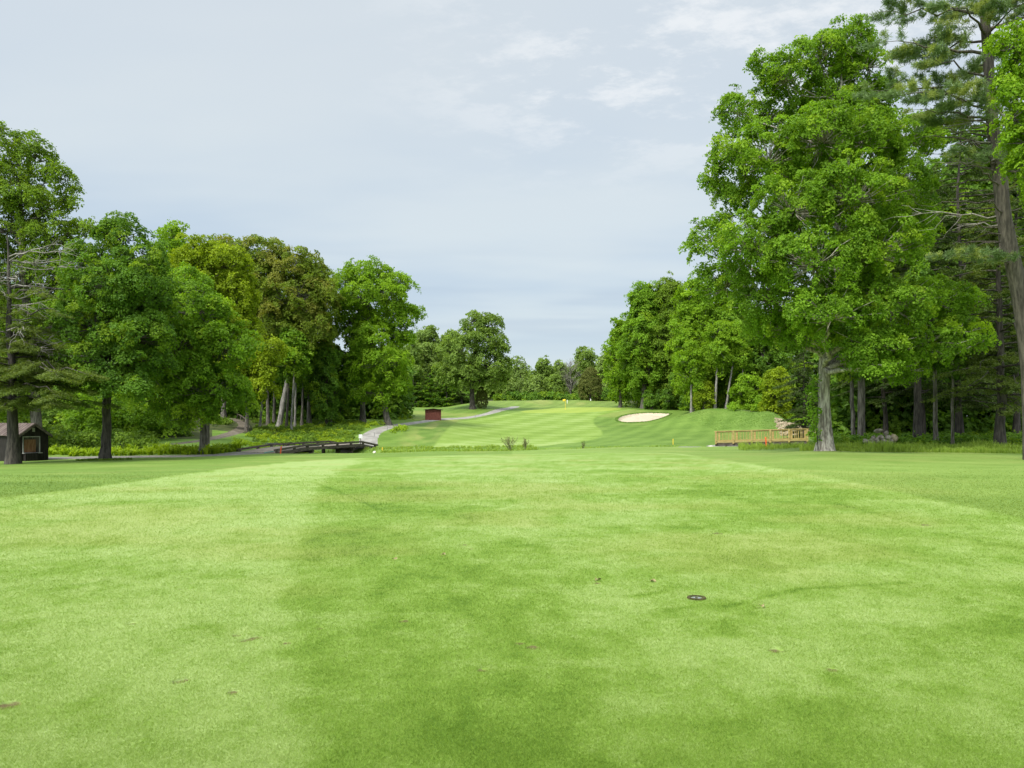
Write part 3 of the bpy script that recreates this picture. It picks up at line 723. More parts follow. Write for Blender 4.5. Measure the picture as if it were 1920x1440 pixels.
def conifer(name, base, top, r0, leaf, bark, g, n=60, start=0.15, length=3.5, droop=0.35, rise=0.1, fol=0.55, size=0.22, per=40, label='', group=None,
            prof='tall', width=0.22, dead=0, tuft=False, trunk=None, asp=0.26, azr=(0, 2*math.pi), deadlen=2.5, branches=None, cat='tree', deadrange=(0.1, 0.5)):
    base = np.array(base, float); top = np.array(top, float)
    root = empty(name, tuple(base), label, cat, group)
    if trunk is None: TP = curve(base, top, g, 0, 12, 0.004); TR = np.linspace(r0, 0.03, 12)
    else:
        Tk = np.array(trunk, float); s = np.linspace(0, 1, len(Tk)); q = np.linspace(0, 1, 24)
        A4 = np.stack([pchip(s, Tk[:, k], q) for k in range(4)], 1); TP = A4[:, :3]; TR = A4[:, 3]
    TR = TR*(1+(0.12 if tuft else 0.45)*np.exp(-(TP[:, 2]-TP[0, 2])/0.5)); P0 = TP.copy(); P0[0, 2] -= 0.25
    tr = Acc(); tr.tube(P0-base, TR, 10, 0.05, g)
    lf = Acc(); H = TP[-1, 2]-TP[0, 2]
    spec = branches or []
    if branches is None:
        for i in range(n):
            tt = start+(1-start)*((i+g.uniform(0, 1))/n)
            w = {'tall': (1-tt)**0.7+0.06, 'broad': min(1, (1-tt)*2.2)**0.7+0.05, 'col': min(1, (1-tt)*3)**0.8+0.05}[prof]
            spec.append((tt, g.uniform(*azr), length*w*g.uniform(0.75, 1.2), 1.0))
    for (tt, az, L, fo) in spec:
        zt = TP[0, 2]+tt*H; a = np.array([np.interp(zt, TP[:, 2], TP[:, k]) for k in range(3)])
        d = np.array([math.cos(az), math.sin(az), 0]); m = 8
        q = np.linspace(0, 1, m)[:, None]
        P = a + d*L*q + np.array([0, 0, 1.0])*(rise*L*q*1.6-droop*L*q**2)
        P[2:] += g.standard_normal((m-2, 3))*0.025*L
        tr.tube(P-base, np.linspace(min(0.085, 0.015+0.014*L), 0.006, m), 5)
        if fo <= 0: continue
        side = np.array([-d[1], d[0], 0])
        # side branchlets
        nb = max(3, int(L*(4.2 if tuft else 3.2)*fo))
        for j in range(nb):
            tuftV = tuft
            f = 1-(1-start*0.0)*g.uniform(0, 1)**1.2*fol*1.35; f = max(0.12, f)
            c = np.array([np.interp(f, q[:, 0], P[:, k]) for k in range(3)])
            sl = L*width*(0.45+0.9*(1-f))*g.uniform(0.6, 1.3)+0.22
            sg = g.choice([-1, 1]); e = c + side*sg*sl*0.85 + d*sl*0.55 + np.array([0, 0, (0.12 if tuft else -0.28)*sl])
            k = max(4, int(per*sl))
            s = g.uniform(0.05, 1, k)[:, None]
            X = c*(1-s)+e*s + g.standard_normal((k, 3))*np.array([0.10, 0.10, 0.045 if not tuft else 0.09])
            if tuft:
                kt = max(3, int(15*sl)); s = g.uniform(0.15, 1.05, kt)[:, None]; X = c*(1-s)+e*s + g.standard_normal((kt, 3))*np.array([.08, .08, .05]); nn_ = 17
                X = np.repeat(X, nn_, 0); D = d*0.5+side*sg*.4+np.array([0, 0, .35])+0.75*g.standard_normal((kt*nn_, 3)); D /= np.linalg.norm(D, axis=1)[:, None]
                B = np.cross(D, g.standard_normal((kt*nn_, 3))); B /= np.linalg.norm(B, axis=1)[:, None]; L_ = size*g.uniform(.7, 1.2, kt*nn_)[:, None]; w_ = L_*asp*.5
                V = np.stack([X-B*w_*.4, X+B*w_*.4, X+D*L_+B*w_*.5, X+D*L_-B*w_*.5], 1).reshape(-1, 3)-base; cr = g.uniform()
                lf.add(V, np.arange(len(V)).reshape(-1, 4), rnd=np.repeat(np.clip(.5*cr+.5*g.uniform(0, 1, kt*nn_), 0, 1), 4), clump=np.full(len(V), cr)); continue
            NN = np.tile([0, 0, 1.0], (k, 1))+0.5*g.standard_normal((k, 3))
            V, F = leaves(X-base, NN, np.full(k, size), g, asp)
            cr = g.uniform()
            lf.add(V, F, rnd=np.repeat(np.clip(0.5*cr+0.5*g.uniform(0, 1, k), 0, 1), 4), clump=np.full(4*k, cr))
    if lf.n: lf.obj('crown', leaf, root)
    tr.obj('trunk', bark, root, True)
    if dead:
        for i in range(dead):
            b = Acc(); tt = g.uniform(*deadrange); az = g.uniform(*azr); zt = TP[0, 2]+tt*H
            a = np.array([np.interp(zt, TP[:, 2], TP[:, k]) for k in range(3)]); L = deadlen*g.uniform(0.5, 1.3)
            d = np.array([math.cos(az), math.sin(az), g.uniform(-0.15, 0.25)])
            P = curve(a, a+d*L, g, g.uniform(-.05, .08), 7, 0.03); b.tube(P-base, np.linspace(0.045, 0.008, 7), 5)
            for j in range(int(4+L*1.5)):
                f = g.integers(2, 6); e = P[f]+(d*0.7+g.standard_normal(3)*0.6)*L*0.28
                b.tube(curve(P[f], e, g, 0, 4, 0.05)-base, np.linspace(0.016, 0.005, 4), 4)
            b.obj('dead_branch', M['dead'], root, True)
    return root
G = np.random.default_rng
# ------------------------------------------------------------------ trees on the right
grow('maple_tree', px_trunk([(1547,843,14.5),(1547,800,12),(1545,740,10.5),(1546,690,10),(1551,600,9),(1562,500,7),(1573,400,5.5),(1580,300,4),(1576,180,2.5),(1580,110,1)], 45),
 px_lobes([(1592,84,44,40),(1540,112,46,42),(1628,122,34,40,1),(1476,148,52,46),(1575,178,74,56,1),(1652,185,36,42,1),(1385,205,40,36),(1440,215,52,46,2),
  (1368,292,46,38),(1440,300,74,60,-2),(1540,262,80,66,-3),(1620,265,78,56,-2),(1700,262,64,46),(1748,248,32,30,1),(1378,360,50,44,1),(1488,390,86,64,-4),(1600,370,88,70,-5),(1690,352,62,58,-2),
  (1338,450,46,40),(1412,462,84,58,-3),(1530,490,90,62,-5),(1640,470,88,62,-5),(1700,430,52,50),(1362,532,56,46,1),(1445,560,80,52,-2),(1560,590,90,52,-5),(1670,570,90,56,-4),(1760,562,66,44,-2),
  (1445,612,62,34),(1520,628,56,32,-1),(1640,648,86,40,-4),(1735,640,80,40,-3),(1800,618,44,34,-3),(1690,688,60,24,-3),(1560,350,110,190,4),(1338,300,20,15),(1326,345,18,12,1),(1350,418,20,14),(1300,470,18,20),(1822,562,28,16,-2),(1846,640,24,13,-3),(1640,682,46,15,-5),(1424,118,18,22),(1545,70,16,20),(1502,92,20,18),(1610,56,18,16)], 45, 0.90),
 M['leaf_maple'], M['bark_big'], G(1), 0.52, 0.135, 1.2, 1.05, 'tall full maple with pale shaggy trunk beside the new wooden footbridge', 'tree', sides=18, inner=0.14, low=0.6, flare=1.5)

pine_tr = px_trunk([(1938,838,16),(1932,700,15.5),(1914,560,15),(1894,470,14),(1881,400,13),(1874,330,12),(1864,270,11),(1858,200,10),(1852,100,9),(1846,30,8),(1842,-80,6),(1840,-220,2)], 36)
def pt(y): return (838-y)/1058.0
g = G(2); k = 36/FPX; br = []
for y, Lp, az in ((20,190,3.0),(-20,200,3.4),(-60,170,2.9),(95,215,3.2),(70,150,2.5),(60,160,3.8),(140,150,3.5),(150,200,2.85),(185,175,3.1),(200,150,3.6),(215,120,2.6),(-110,150,3.3),(-150,120,2.9),(-190,90,3.5),
  (10,150,0.2),(50,170,-0.3),(90,150,0.4),(140,160,0.0),(-40,160,0.1),(-100,140,-.2),(170,140,-0.5),(0,120,1.5),(60,120,-1.5),(110,110,1.6),(-60,110,-1.4),(40,120,4.6),(290,85,3.2),(300,60,4.0),(285,50,2.5),(470,130,3.1),(480,100,3.6),(230,90,4.4),(215,150,3.3)):
    br.append((pt(y), az+g.uniform(-.1, .1), Lp*k*g.uniform(0.95, 1.08), 1.0))
for y in np.linspace(235, 440, 17): br.append((pt(y), g.uniform(2.5, 3.9), g.uniform(60, 150)*k, 0))
for y in np.linspace(240, 560, 10): br.append((pt(y), g.uniform(-1.2, 1.2), g.uniform(30, 100)*k, 0))
conifer('pine_tree', pine_tr[0][:3], pine_tr[-1][:3], 0.5, M['pine'], M['bark_pine'], g, trunk=pine_tr, branches=br, droop=0.12, rise=0.13, fol=0.68, size=0.20, per=230,
 tuft=True, asp=0.17, width=0.28, dead=7, deadrange=(0.38, 0.58), azr=(2.6, 3.9), deadlen=3.2, label='towering pine with bare dead lower limbs at the right edge', cat='tree')

grow('maple_tree', px_trunk([(2080,838,14),(2060,600,12),(2000,400,8),(1960,250,4),(1940,120,2)], 31),
 px_lobes([(1905,85,34,40),(1945,130,50,50),(1912,165,42,38),(1893,222,34,34),(1940,262,50,46),(1912,318,28,20),(1985,60,50,60),(2000,330,70,60),(2010,200,60,60)], 31),
 M['leaf_bright'], M['bark'], G(3), 0.45, 0.12, 1.2, 1.1, 'bright green leafy branches reaching in front of the pine at the right edge')

def hem(px, py, Y, ptop, r, seed, label, n=70, L=4.2, leaf='hemlock', start=0.12, droop=0.35, per=60, size=0.22, prof='broad', group=None, lean=0, name='hemlock_tree', dead=0, fol=.7, **kw):
    b = px2m(px, py, Y); b[2] = gz(b[0], b[1]); tp = px2m(px+lean, ptop, Y)
    return conifer(name, b, tp, r, M[leaf], M[kw.pop('bark', 'bark_dark')], G(seed), n, start, L, droop, 0.12, fol, size, per, label, group, prof, dead=dead, **kw)
hem(1875, 828, 47, 330, 0.30, 21, 'hemlock with flared reddish trunk and drooping sprays beside the pine', 75, 3.8, 'hemlock_olive', 0.16)
hem(1800, 824, 60, 185, 0.28, 22, 'very tall dark hemlock rising between the big maple and the pine', 110, 4.6, start=0.10)
hem(1728, 822, 66, 230, 0.25, 23, 'dark hemlock mostly hidden behind the big maple crown', 90, 4.6)
hem(1905, 824, 66, 210, 0.25, 24, 'dark hemlock behind the trunk of the pine', 90, 4.6)
hem(1660, 820, 72, 330, 0.22, 25, 'dim hemlock deep in the wood left of the stone pile', 80, 4.6, start=0.15)
hem(1508, 822, 71, 655, 0.16, 26, 'small dark hemlock between footbridge and big maple trunk', 70, 2.0, 'hemlock', 0.05, prof='col', per=110, size=.18)
def slim(px, py, Y, r, ptop, seed, label, leaf='leaf_deep', bark='bark', lean=0, cw=45, cy0=None, group=None, name='slender_tree', n=7, pad=0.8, size=0.24, dens=1.0, bend=0):
    cy0 = cy0 if cy0 is not None else py-0.45*(py-ptop)
    g = G(seed)
    b = px2m(px, py, Y); tz = px2m(px+lean, ptop, Y)
    T = px_trunk([(px, py, r), (px+lean*0.3+bend, py-0.33*(py-ptop), r*0.85), (px+lean*0.65+bend, py-0.66*(py-ptop), r*0.65), (px+lean, ptop+8, r*0.25)], Y)
    lb = auto_lobes(px2m(px+lean*0.8, 0, Y)[0], Y, px2m(0, cy0, Y)[2], tz[2], cw*Y/FPX, g, n, 'round')
    return grow(name, T, lb, M[leaf], M[bark], g, pad, size, 1.2, dens, label, 'tree', group)
slim(1615, 818, 56, 7, 480, 31, 'thick dark trunk of the pair left of the stone pile', bark='bark', cw=80, cy0=720)
slim(1602, 816, 56.5, 4, 560, 32, 'thin bowed trunk of the pair left of the stone pile', bark='bark', cw=50, cy0=700, bend=-5)
slim(1755, 824, 52, 4.2, 520, 33, 'slim grey bowed trunk at the dark wood edge right of the stones', cw=55, cy0=700, bend=-2)
slim(1786, 826, 50, 2.6, 560, 34, 'thinnest bare stem at the dark wood edge near the hemlock', cw=45, cy0=690)
slim(1720, 820, 58, 7, 500, 35, 'dark blackish trunk just right of the stone pile', bark='bark_dark', cw=70, cy0=690)

# row behind the mound and bunker
def auto_tree(px, py, Y, ptop, hw, seed, label, leaf='leaf_maple', bark='bark', r=4, pbot=None, shape='round', n=12, pad=1.2, size=0.36, lai=1.25, dens=1.0, group=None, name='leafy_tree', lean=0, low=0.75, jit=.55):
    g = G(seed); pbot = pbot if pbot is not None else py-0.12*(py-ptop)
    T = px_trunk([(px, py, r), (px+lean*.3, py-0.3*(py-ptop), r*0.85), (px+lean*.6, py-0.6*(py-ptop), r*0.6), (px+lean, ptop+0.08*(py-ptop), r*0.2)], Y)
    lb = auto_lobes(px2m(px, 0, Y)[0], Y, px2m(0, pbot, Y)[2], px2m(0, ptop, Y)[2], hw*Y/FPX, g, n, shape, lean=lean*Y/FPX)
    return grow(name, T, lb, M[leaf], M[bark], g, pad, size, lai, dens, label, 'tree', group, low=low, jit=jit)
RG = 'maples along the right side of the far fairway'
auto_tree(1207, 762, 152, 534, 58, 41, 'tall maple with a dark trunk left of the bunker', 'leaf_maple', r=5, pbot=742, n=16, group=RG)
auto_tree(1163, 757, 160, 590, 30, 42, 'narrow light green tree ending the right hand row, nearest the cedar', 'leaf_bright', r=3, pbot=745, n=11, group=RG, size=.4)
auto_tree(1255, 768, 150, 522, 52, 43, 'broad tree straight above the sand bunker', 'leaf_left', r=4, pbot=765, n=15, group=RG)
auto_tree(1300, 768, 128, 520, 52, 44, 'bright green tree right of the sand bunker', 'leaf_bright', r=3, pbot=758, n=15, group=RG)
auto_tree(1362, 768, 130, 545, 60, 45, 'tree behind the middle of the grass mound', 'leaf_maple', r=4, pbot=755, n=14, group=RG)
auto_tree(1430, 774, 122, 590, 60, 46, 'tree behind the right end of the grass mound', 'leaf_deep', r=4, pbot=760, n=14, group=RG)
auto_tree(1240, 768, 165, 560, 55, 47, 'shaded tree filling the gap behind the bunker', 'leaf_deep', r=4, pbot=762, n=14, group=RG)
auto_tree(1330, 770, 142, 600, 70, 48, 'shaded tree filling the gap behind the mound', 'leaf_deep', r=4, pbot=775, n=14, group=RG)
auto_tree(1455, 795, 106, 690, 36, 49, 'low yellow green sapling over the rubble bank by the mound', 'leaf_yellow', r=2, pbot=785, n=9, size=.26, pad=.7, name='sapling')
auto_tree(1405, 774, 117, 700, 40, 50, 'low light green sapling behind the mound crest', 'leaf_bright', r=2, pbot=770, n=9, size=.26, pad=.8, name='sapling')
auto_tree(1320, 768, 121, 715, 28, 51, 'low sapling at the foot of the thin pale trunks', 'leaf_yellow', r=2, pbot=772, n=7, size=.26, pad=.7, name='sapling')
PG = 'thin pale trunks behind the mound'
slim(1296, 767, 121, 1.9, 640, 52, 'short straight pale trunk left of the forked pale trunk', 'leaf_bright', 'bark_pale', cw=35, cy0=735, group=PG, size=.26)
slim(1341, 767, 120, 2.3, 600, 53, 'forked pale trunk in the middle behind the mound', 'leaf_bright', 'bark_pale', lean=8, cw=35, cy0=690, group=PG, size=.26)
slim(1361, 767, 120, 2.0, 600, 54, 'pale trunk leaning right behind the mound', 'leaf_bright', 'bark_pale', lean=28, cw=35, cy0=680, group=PG, size=.26)
slim(1396, 769, 120, 1.8, 620, 55, 'pale grey trunk farthest right behind the mound', 'leaf_maple', 'bark_pale', lean=-6, cw=35, cy0=690, group=PG, size=.26)
auto_tree(1222, 768, 147, 735, 22, 56, 'round dark bush at the bunker back left', 'leaf_deep', r=2, pbot=768, n=6, size=.3, pad=.7, name='bush')
auto_tree(1250, 768, 147, 728, 26, 57, 'wide dark bush directly behind the bunker', 'leaf_deep', r=2, pbot=768, n=7, size=.3, pad=.7, name='bush')

# ------------------------------------------------------------------ far trees beyond the green
FG_ = 'trees on the skyline beyond the green'
auto_tree(975, 752, 215, 664, 22, 61, 'wispy pale tree left of the flag on the skyline', 'leaf_farl', r=2, pbot=735, n=8, pad=1.1, size=.42, dens=.75, lai=.9, group=FG_)
auto_tree(1020, 752, 220, 668, 26, 62, 'rounded tree just left of the flag on the skyline', 'leaf_far', r=2, pbot=742, n=9, pad=1.3, size=.5, group=FG_)
auto_tree(1050, 752, 235, 674, 22, 63, 'small tree directly behind the flag', 'leaf_farl', r=2, pbot=742, n=8, pad=1.3, size=.5, group=FG_)
auto_tree(1098, 752, 225, 652, 32, 64, 'taller tree standing behind the brown cedar dome', 'leaf_far', r=2, pbot=742, n=10, pad=1.3, size=.5, group=FG_)
auto_tree(1138, 752, 215, 656, 28, 65, 'pale tree between cedar dome and right hand row', 'leaf_farl', r=2, pbot=742, n=10, pad=1.3, size=.5, group=FG_)
auto_tree(948, 752, 230, 690, 25, 66, 'low tree right behind the oak on the knoll', 'leaf_far', r=2, pbot=742, n=8, pad=1.3, size=.5, group=FG_)
auto_tree(1000, 751, 205, 706, 26, 67, 'lowest leafy tree left of the flag', 'leaf_farl', r=2, pbot=744, n=7, pad=1.0, size=.4, group=FG_)
auto_tree(1042, 751, 205, 702, 22, 68, 'lowest leafy tree right behind the flagstick', 'leaf_far', r=2, pbot=744, n=7, pad=1.0, size=.4, group=FG_)
# bare brown tree
b = px2m(1070, 752, 205); b[2] = gz(b[0], b[1]); root = empty('bare_tree', tuple(b), 'leafless brown tree between flag and cedar dome', 'tree')
a_ = Acc(); g = G(69); TP = curve([0, 0, -.2], [0, 0, 10.5], g, 0, 8, 0.01); a_.tube(TP, np.linspace(.22, .03, 8), 7)
for i in range(60):
    z = 2.0+8.2*i/60; az = g.uniform(0, 6.28); L = 2.6*(1-(i/60))**.5+.5; e = np.array([math.cos(az)*L, math.sin(az)*L, z+L*.9]); c = curve([0, 0, z], e, g, .0, 5, .04); a_.tube(c, np.linspace(.05, .02, 5), 4)
    for j in range(4): a_.tube(curve(c[2+j % 3], e+g.standard_normal(3)*.6, g, 0, 3, .05), np.linspace(.025, .015, 3), 3)
a_.obj('trunk', bark_mat('brown_twigs', (0.11, 0.10, 0.08), (0.24, 0.22, 0.18)), root)

def dome(px, py, Y, ptop, hw, seed, label, leaf='leaf_cedar'):
    g = G(seed); b = px2m(px, py, Y); b[2] = gz(b[0], b[1]); H = (py-ptop)*Y/FPX; R = hw*Y/FPX
    root = empty('cedar_bush', tuple(b), label, 'shrub'); n = 420
    h = g.uniform(0, 1, n)**0.8; prof = np.where(h < .25, .82+.7*h, (1-((h-.25)/.75)**2.0)**.55)
    az = g.uniform(0, 6.28, n); q = g.uniform(.82, 1.03, n)*prof*R
    C = np.stack([q*np.cos(az), q*np.sin(az), h*H+.1], 1); Nn = np.stack([np.cos(az), np.sin(az), .5+h], 1)
    lf = Acc(); pads_to_leaves(lf, C, Nn, 0.42*R/3*g.uniform(.8, 1.3, n), .16*R/3+.05, 1.8, g, flat=.5, asp=.5); lf.obj('crown', M[leaf], root)
    tr = Acc(); tr.tube([(0, 0, -.2), (0, 0, H*.5), (0, 0, H*.85)], [R*.08, R*.05, .02], 7); tr.obj('trunk', M['bark_dark'], root, True)
dome(1107, 754, 186, 692, 23, 71, 'wide brown green cedar dome beside the green')
dome(903, 761, 152, 722, 12, 72, 'small brown green cedar bush right of the oak trunk')

grow('oak_tree', px_trunk([(886,760,5),(885,735,4),(888,690,3.2),(892,640,2),(895,600,.6)], 150),
 px_lobes([(886,602,24,18),(918,606,22,18),(900,636,44,26),(934,650,18,22),(862,662,40,30),(915,682,40,28),(872,705,44,24),(925,712,28,16),(838,700,22,22),(945,685,10,14)], 150),
 M['leaf_far'], M['bark_dark'], G(73), 1.0, 0.36, 1.1, 1.1, 'big spreading oak on the knoll beside the uphill cart path')
auto_tree(800, 768, 185, 612, 42, 74, 'rounded pale tree behind the small red hut', 'leaf_farl', r=3, pbot=745, n=13, pad=1.3, size=.45)
auto_tree(845, 768, 190, 622, 42, 75, 'rounded pale tree just left of the big oak', 'leaf_far', r=3, pbot=745, n=13, pad=1.3, size=.45)
auto_tree(765, 770, 175, 640, 36, 76, 'olive green tree behind the leaning bright maple', 'leaf_far', r=3, pbot=755, n=11, pad=1.3, size=.42)
HG = 'dark hemlocks behind the lawn beyond the red hut'
for i, (px, tp, hw, lb) in enumerate(((775, 690, 24, 'dark hemlock farthest left behind the lawn beyond the hut'), (806, 700, 22, 'dark hemlock directly above the red hut'), (838, 695, 24, 'dark hemlock right of the red hut'), (866, 715, 16, 'darkest hemlock next to the oak trunk'))):
    hem(px, 768, 172, tp, 0.2, 80+i, lb, 55, hw*172/FPX*1.15, 'leaf_deep' if i != 3 else 'hemlock', 0.02, .25, per=30, size=.42, prof='tall', group=HG, asp=.5)

# ------------------------------------------------------------------ trees on the left
grow('maple_tree', px_trunk([(197,862,9),(199,800,8),(201,740,7.3),(206,650,6),(215,550,4),(225,460,2)], 48),
 px_lobes([(225,442,44,34),(188,478,46,40,1),(268,490,42,42,-1),(215,535,74,48,-2),(148,540,34,34,1),(290,560,40,42),(178,608,76,46,-2),(252,628,60,46,-2),(200,680,84,34,-2),(235,722,46,18,-3),(168,712,46,20,-3),(285,688,42,36),(215,590,90,80,3)], 48),
 M['leaf_deep'], M['bark_dark'], G(101), 0.58, 0.15, 1.25, 1.15, 'dark green maple with straight black trunk right of the shed')
grow('maple_tree', px_trunk([(380,850,6.8),(382,790,6),(385,700,5),(388,640,3),(390,600,1.2)], 56),
 px_lobes([(300,600,46,44),(365,585,60,46,-1),(330,655,76,46,-2),(415,650,60,50,-1),(308,735,66,38,-1),(388,730,66,40,-2),(352,775,46,20,-2),(432,735,44,32),(300,680,50,50,2),(345,540,50,40,2)], 56),
 M['leaf_maple'], M['bark'], G(102), 0.62, 0.165, 1.25, 1.15, 'mid green maple standing behind the cart path near the bridge ramp')
grow('maple_tree', px_trunk([(386,835,5),(392,700,5),(398,600,4),(395,480,2)], 63),
 px_lobes([(380,478,46,30),(330,500,40,34),(425,500,42,36),(360,540,66,44),(440,560,40,50),(400,600,60,50),(455,620,34,40),(320,560,34,40)], 63),
 M['leaf_yellow'], M['bark'], G(103), 0.66, 0.175, 1.25, 1.15, 'yellow green rounded maple crown above the darker maple by the path')
auto_tree(325, 800, 92, 420, 44, 104, 'airy bright treetop poking up behind the yellow green maple', 'leaf_bright', r=4, pbot=520, n=11, pad=.9, size=.28, dens=.8, lai=1.0)
grow('maple_tree', px_trunk([(70,848,9),(62,700,8),(45,500,6),(35,300,2)], 60),
 px_lobes([(12,275,34,34),(68,294,30,34),(22,340,46,40),(104,330,28,26),(60,378,54,38),(132,372,26,20),(15,430,56,46),(100,445,50,38),(60,515,66,44),(132,520,38,40),(155,425,22,18),(30,600,60,46),(112,610,56,46),(-40,350,60,60),(-60,480,70,60),(-50,600,60,50),(60,680,80,40),(10,750,70,40),(-60,700,70,50)], 60),
 M['leaf_left'], M['bark'], G(105), 0.66, 0.17, 1.0, .95, 'tall airy maple with ragged top at the left edge', low=.6)
g = G(106); br = [(g.uniform(.24, .60), g.uniform(0, 6.28), g.uniform(1.8, 3.8), 1.0) for _ in range(46)] + [(g.uniform(.60, .95), g.uniform(1.5, 5.0), g.uniform(1.2, 2.4), 1.0) for _ in range(10)]
br += [(g.uniform(.26, .42), g.uniform(-.7, .5), g.uniform(4.2, 6.4), 1.0) for _ in range(12)] + [(g.uniform(.62, .8), g.uniform(-.6, .4), g.uniform(3.6, 5.0), .5) for _ in range(3)]
b = px2m(26, 868, 44.5); b[2] = gz(b[0], b[1])
conifer('hemlock_tree', b, px2m(14, 440, 44.5), 0.32, M['hemlock_olive'], M['bark_dark'], g, branches=br, droop=0.30, rise=.14, fol=.75, size=.16, per=120, width=.3, dead=24, deadrange=(.48, .95), azr=(-1.9, 1.2), deadlen=3.3,
 label='olive hemlock with bare grey dead limbs beside the dark shed')
grow('maple_tree', px_trunk([(462,800,3.2),(464,740,3),(474,700,2.4),(482,655,1)], 88),
 px_lobes([(492,655,38,24),(452,682,40,28),(502,682,34,20),(440,720,44,26),(475,728,40,20),(420,690,30,26)], 88),
 M['leaf_yellow'], M['bark'], G(107), 0.9, 0.25, 1.3, 1.2, 'low glowing yellow green maple above the fenced hill path')
grow('oak_tree', px_trunk([(522,800,5),(533,745,5.2),(546,680,4.6),(556,600,4),(560,540,2)], 98),
 px_lobes([(490,478,46,32),(542,500,52,34),(592,512,30,26),(470,530,52,44),(550,558,66,48),(608,562,28,38),(510,612,56,46),(585,620,46,42),(440,500,40,36)], 98),
 M['leaf_olive'], M['bark_pale'], G(108), 0.85, 0.24, 1.3, 1.15, 'rusty olive topped oak on a pale leaning trunk')
auto_tree(420, 800, 100, 446, 50, 109, 'rusty olive treetop left of the rusty oak, against the sky', 'leaf_olive', r=5, pbot=600, n=12, pad=1.0, size=.30)
auto_tree(580, 785, 105, 505, 50, 110, 'dark shaded tree behind the leaning trunks', 'leaf_deep', r=4, pbot=740, n=15, pad=1.0, size=.3)
auto_tree(625, 785, 108, 650, 48, 111, 'dark low hemlock like tree right of the leaning trunks', 'leaf_deep', r=4, pbot=780, n=11, pad=.9, size=.3)
auto_tree(612, 798, 100, 640, 34, 112, 'low dark tree between leaning trunks and bright maple', 'leaf_deep', 'bark_dark', 3, pbot=796, n=10, pad=.8, size=.25)
SG = 'slender trunks grouped on the wooded bank left of the bridge'
for i, (px, py, Y, r, tp, ln, bk, lb) in enumerate((
    (487, 806, 92, 2.4, 660, 14, 'bark_pale', 'pale leaning trunk nearest the fenced hill path'),
    (503, 800, 100, 3.2, 640, -4, 'bark', 'upright grey trunk just right of the pale leaning one'),
    (514, 796, 104, 3.0, 640, 2, 'bark', 'upright dark trunk in the middle of the bank group'),
    (537, 803, 96, 2.5, 600, 10, 'bark_dark', 'dark rough trunk crossing behind the pale leaning oak'),
    (546, 803, 95, 2.0, 620, 10, 'bark_pale', 'thin pale trunk leaning right beside the rusty oak'),
    (553, 800, 98, 2.1, 620, 4, 'bark_pale', 'straight thin grey trunk right of the rusty oak'),
    (566, 798, 101, 2.4, 620, 6, 'bark', 'brownish trunk at the right end of the bank group'),
    (452, 776, 118, 4.2, 640, 0, 'bark', 'short thick trunk above the bend of the hill path'),
    (470, 782, 112, 4.0, 640, 0, 'bark', 'trunk with a dark knot beside the hill path fence'))):
    slim(px, py, Y, r, tp, 120+i, lb, ('leaf_maple', 'leaf_deep')[i % 2], bk, ln, 36, 715-(i % 3)*12, SG, n=6, pad=.8, size=.27)
grow('maple_tree', px_trunk([(728,795,5.6),(718,752,4.8),(706,705,4.4),(697,640,3.8),(690,570,2.4),(690,520,.8)], 104),
 px_lobes([(690,514,42,22),(652,522,30,22),(738,532,32,24),(702,556,60,32,-1),(640,560,26,24),(766,588,24,16),(736,590,44,30),(664,598,40,30,1),(700,632,48,34,-1),(748,634,26,20),(722,680,46,30,-2),(738,716,32,18,-1),(700,735,36,18,-1),(672,690,34,28)], 104),
 M['leaf_bright'], M['bark'], G(130), 0.85, 0.24, 1.15, 1.1, 'bright green maple with leaning trunk beside the uphill cart path', low=.7)
slim(680, 789, 108, 5.2, 560, 131, 'upright grey trunked maple left of the leaning bright maple', 'leaf_maple', 'bark', -4, 40, 735, n=8, pad=.9, size=.27)

# ------------------------------------------------------------------ masses of wood and undergrowth
def mass(name, u0, u1, Y0, Y1, ptop, leaf, seed, n, pad=1.5, size=0.5, lai=1.1, zlo=0.0, label=None, power=1.0, trunks=0):
    g = G(seed); Y = g.uniform(Y0, Y1, n); u = g.uniform(u0, u1, n); X = (u-960)/FPX*Y
    tp = np.interp(u, [p[0] for p in ptop], [p[1] for p in ptop]); zt = EYE-(tp-HOR)*((Y0+Y1)/2)/FPX
    z0 = GZ(X, Y); zt = zt + 3*(fbm(X*.25, Y*.25, 2, seed)-.5)
    Z = z0 + zlo + (zt-z0-zlo)*g.uniform(0, 1, n)**power
    C = np.stack([X, Y, Z], 1); Nn = np.stack([-.25*np.sign(X)*g.uniform(0, 1, n), -g.uniform(0, .8, n), np.ones(n)], 1)
    lf = Acc(); pads_to_leaves(lf, C, Nn, pad*g.uniform(.6, 1.3, n), size, lai, g)
    o = lf.obj(name, M[leaf]); tag(o, label, None, None, 'stuff'); 
    return o
mass('deep_wood', 1560, 2150, 74, 88, [(1560, 500), (1650, 380), (1750, 330), (1850, 250), (2150, 250)], 'leaf_deep', 201, 2600, 1.7, .55)
mass('deep_wood', 1195, 1600, 156, 180, [(1150, 700), (1200, 600), (1300, 560), (1450, 600), (1600, 560)], 'leaf_deep', 202, 1500, 2.0, .65)
mass('deep_wood', -350, 560, 108, 126, [(-350, 500), (100, 560), (200, 540), (400, 520), (560, 560)], 'leaf_deep', 203, 3000, 2.0, .6)
mass('deep_wood', 500, 760, 118, 130, [(500, 640), (600, 690), (640, 700), (700, 670), (760, 690)], 'leaf_deep', 204, 700, 1.8, .6)
mass('far_wood', 700, 1200, 236, 260, [(700, 660), (800, 650), (900, 690), (1000, 700), (1100, 695), (1200, 660)], 'leaf_far', 205, 1500, 2.6, .9)
mass('far_wood', 930, 1170, 196, 203, [(930, 735), (1000, 738), (1100, 734), (1170, 725)], 'leaf_deep', 206, 420, 1.2, .5)
